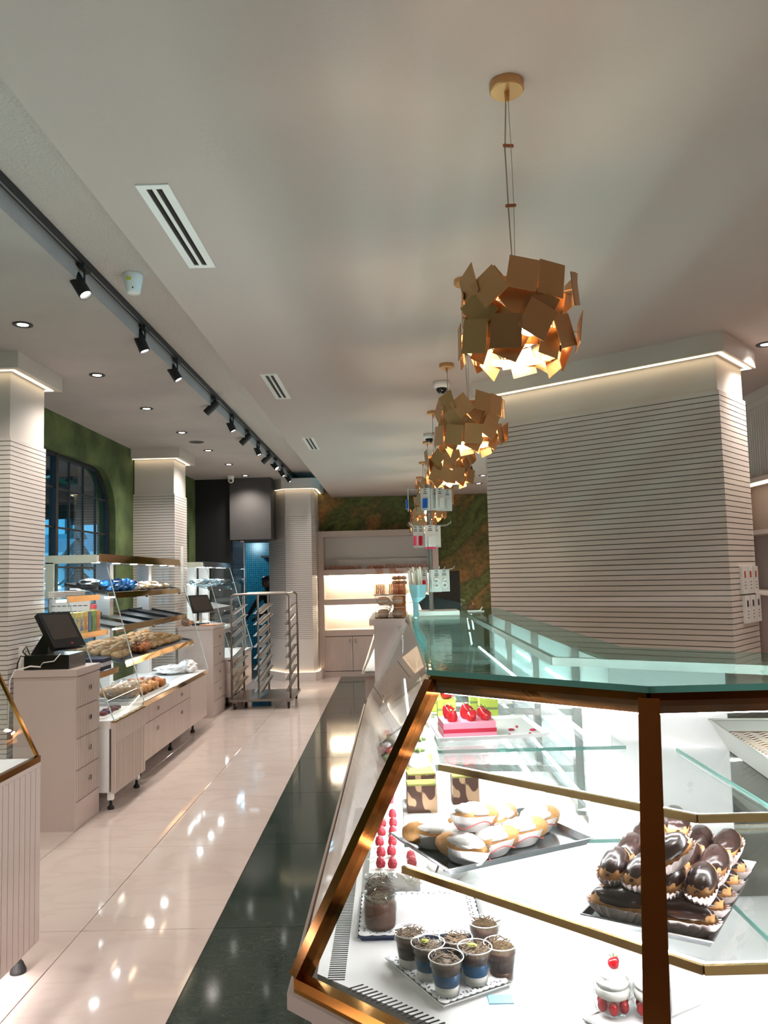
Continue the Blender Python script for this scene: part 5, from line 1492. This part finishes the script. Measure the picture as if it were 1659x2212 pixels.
spots = [(.045, .16, 0, 2.5, 'leftmost with much cream'), (.06, .05, 0, 2.0, 'front left'), (.11, .12, 0, .3, 'left of centre'), (.15, .05, 0, .15, 'front centre, wrap striped red'),
         (.17, .17, 0, 2.7, 'back centre'), (.24, .07, 0, .05, 'front right of centre'), (.25, .17, 0, .6, 'back right of centre'), (.32, .12, 0, .2, 'far right')]
for a, b, dz, rz, lb in spots:
    p = Vector(pP0) + u1*a + u2*b; lab_ = 'cream puff in white paper on the steel tray, ' + lb
    if puff is None:
        puff = puff_proto(lab_); puff.location = (p.x, p.y, 1.096); puff.rotation_euler = (0, 0, b1 + rz)
    else: dup(puff, (p.x, p.y, 1.096), b1 + rz, lab_)
p = Vector(pP0) + u1*.115 + u2*.075
dup(puff, (p.x, p.y, 1.096 + .048), 0, 'cream puff lying on top of the others, wrap striped red', rot=(0, .15, b1 + .25))

# ---- mosaic cake slices
def slice_(x, y, rz, label, w=.076, d=.05, h=.068):
    z = 1.09
    t = thing('cake_slice', label, 'cake', (x, y, z), 'mosaic chocolate slices')
    box_at((x, y, z), w + .022, d + .03, .002, rz).build('cake_board', M_['paper'], t)
    box_at((x, y, z + .002), w, d, h, rz).build('cake', M_['bisc'], t)
    box_at((x, y, z + .002 + h), w*.99, d*.98, .004, rz).build('pistachio_top', M_['pist'], t)
slice_(.060, 2.095, .05, 'marbled chocolate slice with green top at the left shelf end, front one')
slice_(.062, 2.185, .1, 'marbled chocolate slice with green top at the left shelf end, behind another', h=.072)
slice_(.178, 2.165, .06, 'marbled chocolate slice standing alone right of the pair', w=.07)
def lemon(x, y, label):
    t = thing('lemon_cake', label, 'cake', (x, y, 1.09), 'lemon cream cakes')
    MB().lathe([(.04, 0), (.04, .03), (.001, .03)], (x, y, 1.09), 18).build('base', M_['lemon'], t)
    MB().lathe([(.038, .03), (.034, .05), (.02, .066), (.001, .07)], (x, y, 1.09), 18).build('cream_dome', M_['whip'], t, smooth=True)
    for k in range(4):
        a = k * 1.6; MB().ell((x + .01*math.cos(a), y + .01*math.sin(a), 1.165), .012, .006, .006, 8, 5, rot=Matrix.Rotation(a, 3, 'Z')).build('leaf', M_['leaf'], t)
lemon(.065, 2.46, 'white cream dome on yellow base, nearer one')
lemon(.075, 2.62, 'white cream dome on yellow base, farther one')

# ---- strawberries
def strawberry(c, r, par, rz=0, name='strawberry'):
    c = Vector(c)
    o = MB().lathe([(.001, -r*1.25), (r*.5, -r*.95), (r*.9, -r*.2), (r*1.0, r*.3), (r*.75, r*.8), (.001, r*.95)], c, 12, (.5*math.cos(rz), .5*math.sin(rz), -.75)).build(name, M_['straw'], par, smooth=True)
    l = MB()
    for k in range(5):
        a = 2*PI*k/5 + rz
        d = Vector((math.cos(a), math.sin(a), .5)) * r * .7
        l.add([c + Vector((0, 0, -r*.1)) + Vector((.5*math.cos(rz), .5*math.sin(rz), -.75)) * r * -.0 + Vector((0, 0, r*.75)), c + Vector((0, 0, r*.75)) + d + Vector((-d.y, d.x, 0))*.3, c + Vector((0, 0, r*.7)) + d*1.4, c + Vector((0, 0, r*.75)) + d - Vector((-d.y, d.x, 0))*.3], [(0, 1, 2, 3)])
    l.build('sepals', M_['leaf'], o)
    return o
z = 1.27
t = rect_tray('cake_tray', 'white rectangular tray with strawberry cake on the top glass shelf', (.105, 2.06), (.29, .03), (-.02, .27), z, .012, .01, M_['plate'])
cz = z + .004
t = thing('strawberry_cake', 'layered pink cake with glazed strawberries on the white tray', 'cake', (.185, 2.14, cz))
box_at((.187, 2.15, cz), .14, .11, .012, .08).build('sponge', M_['pinkcream'], t)
box_at((.187, 2.15, cz + .012), .141, .111, .010, .08).build('jelly_layer', M_['jelly'], t)
box_at((.187, 2.15, cz + .022), .138, .108, .016, .08).build('mousse', M_['pinkcream'], t)
for x, y, r, a in ((.142, 2.165, .019, .4), (.148, 2.115, .015, 2.0), (.190, 2.155, .021, 1.0), (.198, 2.12, .015, 3.0), (.236, 2.13, .016, .2), (.232, 2.18, .015, 1.5)):
    strawberry((x, y, cz + .038 + r*.85), r, t, a)
for k, (x, y) in enumerate(((.295, 2.10), (.31, 2.17), (.365, 2.16), (.35, 2.11), (.33, 2.21))):
    o = MB().ell((x, y, cz + .003), .010 if k in (1, 2) else .004, .006, .003, 8, 5, wob=.4, seed=k).build('cake_crumb', M_['jelly']); tag(rebase(o, (x, y, cz)), 'dark red cake crumb left on the white tray', 'crumb', 'crumbs on the white tray')
def green_cake(x, y, label):
    t = thing('pistachio_cake', label, 'cake', (x, y, z), 'green cakes with strawberries')
    box_at((x, y, z), .068, .066, .002).build('cake_board', M_['paper'], t)
    box_at((x, y, z + .002), .054, .052, .024).build('sponge', M_['matcha'], t)
    box_at((x, y, z + .026), .0535, .0515, .007).build('filling', M_['leaf'], t)
    box_at((x, y, z + .033), .054, .052, .024).build('sponge', M_['matcha'], t)
    strawberry((x, y, z + .074), .018, t, 1.0)
    MB().tube([(x + .016, y + .01, z + .057), (x + .016, y + .012, z + .08), (x + .024, y + .012, z + .10)], .0012, 5).build('chocolate_twig', M_['pudding_dark'], t)
green_cake(.150, 2.40, 'green cake topped with strawberry behind the white tray, front left')
green_cake(.138, 2.52, 'green cake topped with strawberry behind the white tray, back left')
green_cake(.275, 2.40, 'green cake topped with strawberry behind the white tray, front right')
green_cake(.258, 2.52, 'green cake topped with strawberry behind the white tray, back right')
def tub(x, y, m, label, rr=.032, h=.06):
    t = thing('mousse_cake', label, 'cake', (x, y, z), 'mousse cakes at the back of the top shelf')
    box_at((x, y, z), .075, .075, .002).build('cake_board', M_['paper'], t)
    MB().lathe([(rr, .002), (rr, h), (.001, h + .002)], (x, y, z), 18).build('mousse', m, t)
    MB().ell((x, y, z + h + .008), .014, .014, .010, 8, 6, wob=.3).build('topping', M_['straw'], t)
tub(.17, 2.78, M_['pinkcream'], 'round pink mousse cake behind the green cakes')
tub(.30, 2.80, M_['pudding'], 'round brown mousse cake behind the green cakes')
for k in range(5):
    x, y = [(.21, 2.64), (.21, 2.46), (.35, 2.66), (.40, 2.9), (.22, 2.95)][k]
    o = box_at((x, y, z), .07, .06, .002).build('cake_board', M_['paper']); tag(rebase(o, (x, y, z)), 'empty white cake board on the top glass shelf, ' + ['between the two rows', 'left of the front right green cake', 'behind the right green cakes', 'far right', 'farthest'][k], 'cake board', 'empty cake boards')

# ---- aluminium pan with drizzled pastry
pA, pB = Vector((.748, 1.925)), Vector((.700, 1.50)); side = (pA - pB); nrm = Vector((side.y, -side.x)).normalized()
t = thing('pastry_pan', 'large aluminium pan of drizzled pastry at the right of the top shelf', 'pan', (.9, 1.65, 1.27))
def quadr(k, zz):
    c = (pA + pB)/2 + nrm * .22
    return [(c.x + (q.x - c.x)*k, c.y + (q.y - c.y)*k, zz) for q in (pB, pB + nrm*.44, pA + nrm*.44, pA)]
q0, q1, q2, q3 = quadr(.86, 1.272), quadr(1.0, 1.335), quadr(.985, 1.334), quadr(.85, 1.275)
MB().loft([q0, q1]).v
mb = MB(); mb.add(q0 + q1 + q2 + q3, [(3, 2, 1, 0)] + [(4*k + i, 4*k + (i+1) % 4, 4*(k+1) + (i+1) % 4, 4*(k+1) + i) for k in range(3) for i in range(4)] + [(12, 13, 14, 15)])
mb.build('pan_shell', M_['foil'], t)
rr_ = quadr(1.0, 1.336)
MB().tube(rr_, .004, 6, closed=True).build('rolled_rim', M_['foil'], t)
fz = 1.312; qf = quadr(.94, fz); ql = quadr(.86, 1.277)
MB().loft([ql, qf]).build('pastry', mat('baked_cream', S(196, 150, 112), .5, var=S(120, 78, 66), vscale=14), t)
dz_ = MB(); rnd = random.Random(12)
o0, vx, vy = Vector(qf[0]), Vector(qf[1]) - Vector(qf[0]), Vector(qf[3]) - Vector(qf[0])
for k in range(20):
    pts = []
    for i in range(24):
        a = .03 + .94*i/23; b = .03 + .047*k + (.018 if i % 2 else -.018)
        if b < .01 or b > .99: b = min(max(b, .02), .98)
        p = o0 + vx*a + vy*b; pts.append((p.x, p.y, fz + .001))
    dz_.tube(pts, .0012, 4)
dz_.build('icing_drizzle', M_['cream'], t, kind='stuff')

# ---- deck: jars on a dark tray
dk_z = .918
t = rect_tray('dessert_tray', 'dark blue tray under a lacy paper with two chocolate jars', (-.095, 1.755), (.27, 0), (0, .235), dk_z, .012, .01, mat('navy_tray', S(40, 48, 84), .3))
def doily(c, w, d, rz, zz, label):
    c = Vector((c[0], c[1], zz)); q = Matrix.Rotation(rz, 3, 'Z'); pts = []
    def edge(a, b, n):
        for k in range(n):
            u = k/n; p = a.lerp(b, u); nn_ = Vector(((b - a).y, -(b - a).x, 0)).normalized()
            pts.append(p + nn_ * .004 * abs(math.sin(PI * u * n / 4)))
    C4 = [Vector((-w/2, -d/2, 0)), Vector((w/2, -d/2, 0)), Vector((w/2, d/2, 0)), Vector((-w/2, d/2, 0))]
    for i in range(4): edge(C4[i], C4[(i+1) % 4], 40)
    o = MB().extr([c + q @ p for p in pts], (0, 0, .0008)).build('paper_doily', M_['doily'])
    tag(rebase(o, c), label, 'doily')
    hl = []
    me = bpy.data.meshes.new('lace_hole'); hm = MB().lathe([(.001, .0009), (.0022, .0009), (.0022, .0012), (.001, .0012)], (0, 0, 0), 7); me.from_pydata(hm.v, [], hm.f); me.update(); me.materials.append(mat('lace_shadow' + str(round(w*1000)), S(120, 122, 126), .9))
    for i in range(4):
        a, b = C4[i]*.93, C4[(i+1) % 4]*.93
        for k in range(1, 18):
            for j in range(2):
                if (k + j) % 3 == 0: continue
                p = a.lerp(b, k/18) * (1 - .05*j)
                h = bpy.data.objects.new('lace_hole', me); COL.objects.link(h); h.parent = o
                h.location = q @ p
    return o
doily((.04, 1.872), .262, .226, 0, dk_z + .0125, 'white lacy paper on the dark blue tray under the jars')
def shavings(c, r, zz, par, seed, n=46):
    mb = MB(); rnd = random.Random(seed)
    mb.lathe([(r, 0), (r*.9, .004), (.001, .006)], (c[0], c[1], zz), 12)
    for k in range(n):
        a = rnd.uniform(0, 2*PI); q = r * math.sqrt(rnd.random()) * .95; b = rnd.uniform(0, PI); l = rnd.uniform(.004, .009)
        x, y = c[0] + q*math.cos(a), c[1] + q*math.sin(a); h = zz + .004 + .006*rnd.random()
        dx, dy = l*math.cos(b), l*math.sin(b)
        mb.bar((x - dx, y - dy, h), (x + dx, y + dy, h + rnd.uniform(-.002, .005)), .0016, .0010)
    return mb.build('chocolate_shavings', M_['shave'], par, kind='stuff')
def jar(x, y, label):
    zz = dk_z + .0135
    t = thing('dessert_jar', label, 'jar', (x, y, zz), 'chocolate jars')
    MB().lathe([(.032, .002), (.034, .012), (.034, .05), (.031, .056), (.001, .056)], (x, y, zz), 22).build('pudding', M_['pudding'], t, smooth=True)
    MB().lathe([(.034, 0), (.0365, .006), (.0365, .052), (.033, .060), (.0345, .064), (.0345, .074), (.0335, .074), (.0325, .062)], (x, y, zz), 24, cap=False).build('glass_wall', M_['cup'], t, smooth=True)
    shavings((x, y), .031, zz + .056, t, int(y*100))
jar(-.047, 1.80, 'glass jar of chocolate pudding with shavings, front one of two')
jar(-.050, 1.893, 'glass jar of chocolate pudding with shavings, behind the other')
# ---- cups on a white tray
rect_tray('cup_tray', 'white tray with lacy paper holding the chocolate cups', (-.035, 1.665), (.105, -.185), (.135, .075), dk_z, .010, .01, M_['plate'])
doily((.085, 1.61), .20, .145, math.atan2(-.185, .105), dk_z + .0105, 'white lacy paper on the white tray under the cups')
cups = [(.015, 1.628, 0, 'brown over pale cream, leftmost'), (.049, 1.578, 1, 'with blue band, front left'), (.080, 1.520, 1, 'with dark blue band, nearest the glass'), (.104, 1.600, 1, 'with blue band in the middle of the group'),
        (.137, 1.556, 1, 'with blue band, front right'), (.170, 1.690, 0, 'all brown, standing farthest back'), (.190, 1.592, 0, 'all brown, rightmost')]
M_['blue_band'] = mat('blue_tone', S(36, 84, 128), .3)  # plain blue tone for the middle band of some cups
for k, (x, y, bl, lb) in enumerate(cups):
    zz = dk_z + (.0115 if k not in (5, 6) else .001)
    t = thing('dessert_cup', 'plastic cup with chocolate shavings, ' + lb, 'cup', (x, y, zz), 'chocolate cups on the deck')
    MB().lathe([(.021, .002), (.023, .018), (.001, .018)], (x, y, zz), 20).build('cream_layer', M_['cream'] if k < 5 else M_['pudding'], t, smooth=True)
    MB().lathe([(.023, .018), (.0265, .040), (.001, .040)], (x, y, zz), 20).build('blue_layer' if bl else 'chocolate_layer', M_['blue_band'] if bl else M_['pudding_dark'], t, smooth=True)
    MB().lathe([(.0265, .040), (.0285, .055), (.001, .055)], (x, y, zz), 20).build('pudding_layer', M_['pudding_dark'] if bl else M_['pudding'], t, smooth=True)
    MB().lathe([(.001, 0), (.0225, 0), (.0245, .018), (.029, .050), (.0315, .052), (.0315, .064), (.033, .065)], (x, y, zz), 24, cap=False).build('cup_wall', M_['cup'], t, smooth=True)
    MB().tube([(x + .0325*math.cos(2*PI*i/24), y + .0325*math.sin(2*PI*i/24), zz + .065) for i in range(24)], .0011, 5, closed=True).build('rim', M_['white'], t)
    shavings((x, y), .028, zz + .055, t, 60 + k)
    if k in (1, 4):
        MB().ell((x - .006, y + .004, zz + .066), .010, .007, .003, 8, 5, wob=.5, seed=k).build('pistachio', M_['pist'], t)
nt_ = MB().box(.155, .20, 1.50, 1.53, dk_z, dk_z + .002).build('price_tag', mat('tag_blue', S(150, 206, 230), .5)); tag(rebase(nt_, (.18, 1.515, dk_z)), 'pale blue paper slip by the rightmost chocolate cup', 'tag')
# ---- strawberry parfaits
for k, (x, y) in enumerate(((.368, 1.455), (.432, 1.44))):
    zz = dk_z + .007
    t = thing('parfait_jar', 'glass of cream and strawberries with a berry on top, %s' % ['left of the brass post', 'half hidden by the brass post'][k], 'dessert', (x, y, zz), 'strawberry parfaits')
    MB().lathe([(.014, .003), (.016, .024), (.030, .032), (.031, .045), (.001, .05)], (x, y, zz), 20).build('cream_filling', M_['cream'], t, smooth=True)
    for i in range(6):
        a = 2*PI*i/6 + .3
        MB().ell((x + .021*math.cos(a), y + .021*math.sin(a), zz + .015), .009, .009, .011, 8, 6).build('strawberry_piece', M_['straw'], t, smooth=True)
    MB().lathe([(.001, 0), (.022, 0), (.032, .008), (.0335, .03), (.032, .058), (.0335, .060)], (x, y, zz), 24, cap=False).build('glass_wall', M_['cup'], t, smooth=True)
    MB().lathe([(.028, .048), (.029, .056), (.022, .062), (.024, .066), (.015, .073), (.001, .077)], (x, y, zz), 20).build('whipped_top', M_['whip'], t, smooth=True)
    strawberry((x + .004, y - .002, zz + .084), .010, t, 2.6)
rect_tray('parfait_tray', 'white tray under the strawberry parfaits', (.31, 1.44), (.05, -.06), (.17, .10), dk_z, .006, .01, M_['plate'])
# ---- cream cake with raspberries along the left glass
t = thing('raspberry_cake', 'long white cream cake with rows of raspberries along the left pane', 'cake', (-.03, 2.2, dk_z))
MB().box(-.085, .055, 2.0, 2.62, dk_z, dk_z + .002).build('cake_board', M_['paper'], t)
MB().box(-.078, .048, 2.01, 2.60, dk_z + .002, dk_z + .05).build('cream_body', M_['whip'], t)
rnd = random.Random(2)
sv = MB()
for k in range(150):
    x, y = rnd.uniform(-.08, .05), rnd.uniform(2.0, 2.6); a = rnd.uniform(0, PI); h = dk_z + .05 + rnd.random()*.006
    if k % 3 == 0: y = 2.006; h = dk_z + rnd.uniform(.01, .05)
    sv.bar((x - .01*math.cos(a), y - .01*math.sin(a), h), (x + .01*math.cos(a), y + .01*math.sin(a), h + .004), .004, .001)
sv.build('white_shavings', M_['cream'], t, kind='stuff')
for i in range(6):
    for j in range(2):
        x = -.052 + .034*j + rnd.uniform(-.004, .004); y = 2.035 + .082*i + rnd.uniform(-.006, .006); zz = dk_z + .056
        MB().lathe([(.011, 0), (.0125, .008), (.009, .020), (.001, .025)], (x, y, zz), 12).build('raspberry', M_['rasp'], t, smooth=True)
for x, y in ((.030, 2.05), (.048 - .02, 2.09)):
    MB().lathe([(.011, 0), (.0125, .008), (.009, .020), (.001, .025)], (x, y, dk_z + .052), 12).build('raspberry', M_['rasp'], t, smooth=True)
t = thing('cream_cake', 'small white cream cake right of the raspberry cake', 'cake', (.12, 2.12, dk_z))
MB().ell((.125, 2.12, dk_z + .028), .055, .07, .034, 18, 9, wob=.16, seed=6, zmin=-.8).build('cream_body', M_['whip'], t, smooth=True)
for k in range(3):
    MB().bar((.09 + .02*k, 2.06, dk_z + .03), (.10 + .02*k, 2.05, dk_z + .06), .005, .003).build('chocolate_stick', M_['pudding_dark'], t)
t = thing('pink_dessert', 'glass cup of bright pink mousse behind the raspberry cake', 'cup', (-.05, 2.72, dk_z))
MB().lathe([(.03, .002), (.036, .05), (.001, .05)], (-.05, 2.72, dk_z), 18).build('mousse', mat('hot_pink', S(236, 70, 100), .4), t)
MB().lathe([(.001, 0), (.032, 0), (.040, .085)], (-.05, 2.72, dk_z), 20, cap=False).build('cup_wall', M_['cup'], t)
for k in range(7):
    x, y = -.045 + .012*(k % 2), 2.86 + .12*k
    t = thing('mousse_glass', 'dark dessert glass in the row along the left pane, %s' % ORD[k], 'cup', (x, y, dk_z), 'dessert glasses along the left pane')
    MB().lathe([(.03, .002), (.036, .07), (.001, .07)], (x, y, dk_z), 16).build('mousse', [M_['pudding'], M_['rasp'], M_['pudding_dark']][k % 3], t)
    MB().lathe([(.001, 0), (.032, 0), (.040, .09)], (x, y, dk_z), 16, cap=False).build('cup_wall', M_['cup'], t)
    MB().ell((x, y, dk_z + .08), .018, .018, .013, 8, 6, wob=.3, seed=k).build('topping', [M_['straw'], M_['whip'], M_['leaf']][k % 3], t)

# ---- the person in the kitchen passage
def person():
    t = thing('person', 'person in dark clothes and dark cap bending in the blue tiled passage', 'person', (-2.12, 14.45, 0))
    J = {'pel': (-2.10, 14.5, .95, .15), 'sp': (-2.15, 14.46, 1.16, .145), 'ch': (-2.22, 14.42, 1.36, .15), 'nk': (-2.26, 14.40, 1.50, .06), 'hd0': (-2.275, 14.385, 1.57, .075), 'hd1': (-2.29, 14.375, 1.65, .10), 'hd2': (-2.29, 14.375, 1.72, .075),
         'shL': (-2.36, 14.34, 1.42, .07), 'elL': (-2.50, 14.28, 1.24, .05), 'wrL': (-2.60, 14.16, 1.06, .034), 'haL': (-2.63, 14.11, 1.0, .030),
         'shR': (-2.12, 14.52, 1.42, .07), 'elR': (-2.24, 14.40, 1.18, .05), 'wrR': (-2.42, 14.26, 1.04, .034), 'haR': (-2.47, 14.21, 1.0, .030),
         'hpL': (-2.19, 14.47, .88, .10), 'knL': (-2.22, 14.44, .5, .07), 'anL': (-2.20, 14.48, .09, .045), 'toL': (-2.27, 14.36, .035, .035),
         'hpR': (-2.02, 14.53, .88, .10), 'knR': (-2.03, 14.50, .5, .07), 'anR': (-2.0, 14.55, .09, .045), 'toR': (-2.07, 14.42, .035, .035)}
    E_ = [('pel', 'sp'), ('sp', 'ch'), ('ch', 'nk'), ('nk', 'hd0'), ('hd0', 'hd1'), ('hd1', 'hd2'), ('ch', 'shL'), ('shL', 'elL'), ('elL', 'wrL'), ('wrL', 'haL'),
          ('ch', 'shR'), ('shR', 'elR'), ('elR', 'wrR'), ('wrR', 'haR'), ('pel', 'hpL'), ('hpL', 'knL'), ('knL', 'anL'), ('anL', 'toL'), ('pel', 'hpR'), ('hpR', 'knR'), ('knR', 'anR'), ('anR', 'toR')]
    for side, wr in (('L', 'haL'), ('R', 'haR')):
        hx, hy, hz, _ = J[wr]
        for k, (dx, dy, l) in enumerate(((-.02, .01, .05), (-.012, -.006, .06), (-.002, -.016, .062), (.010, -.022, .052))):
            J['f%s%da' % (side, k)] = (hx - .03 + dx, hy - .03 + dy, hz - .02, .009); J['f%s%db' % (side, k)] = (hx - .05 + dx*1.6, hy - .05 + dy*1.6, hz - .02 - l*.6, .008)
            E_ += [(wr, 'f%s%da' % (side, k)), ('f%s%da' % (side, k), 'f%s%db' % (side, k))]
        J['t%s' % side] = (hx + .03, hy - .035, hz - .01, .010); E_.append((wr, 't%s' % side))
    keys = list(J); me = bpy.data.meshes.new('body')
    me.from_pydata([Vector(J[k][:3]) - Vector((-2.12, 14.45, 0)) for k in keys], [(keys.index(a), keys.index(b)) for a, b in E_], [])
    sk = me.skin_vertices if len(me.skin_vertices) else None
    o = bpy.data.objects.new('body', me); COL.objects.link(o); o.parent = t
    md = o.modifiers.new('skin', 'SKIN'); md.use_smooth_shade = True
    if not len(me.skin_vertices): me.attributes.new('skin', 'FLOAT', 'POINT')
    for i, k in enumerate(keys):
        v = me.skin_vertices[0].data[i]; v.radius = (J[k][3], J[k][3]); v.use_root = (k == 'pel')
    o.modifiers.new('sub', 'SUBSURF').levels = 1
    me.materials.append(mat('dark_clothes', S(26, 26, 32), .8))
    M_['skin'] = mat('skin', S(120, 84, 68), .5)
    f = MB().ell((-2.31, 14.325, 1.63), .07, .075, .095, 16, 10).build('face', M_['skin'], t, smooth=True)
    for x in (-2.335, -2.29): MB().ell((x, 14.258, 1.645), .010, .006, .006, 8, 5).build('eye', M_['black'], f)
    MB().ell((-2.317, 14.245, 1.62), .012, .016, .02, 8, 6).build('nose', M_['skin'], f)
    MB().ell((-2.317, 14.256, 1.585), .022, .006, .006, 8, 5).build('mouth', mat('lips', S(120, 60, 56), .5), f)
    MB().ell((-2.295, 14.36, 1.685), .10, .105, .075, 16, 10, zmin=-.15).build('cap', M_['black_matte'], t, smooth=True)
    for p in ((-2.63, 14.11, 1.0), (-2.47, 14.21, 1.0)):
        MB().ell((p[0] - .012, p[1] - .012, p[2] - .008), .040, .036, .028, 12, 8).build('hand', M_['skin'], t, smooth=True)
    return t
person()
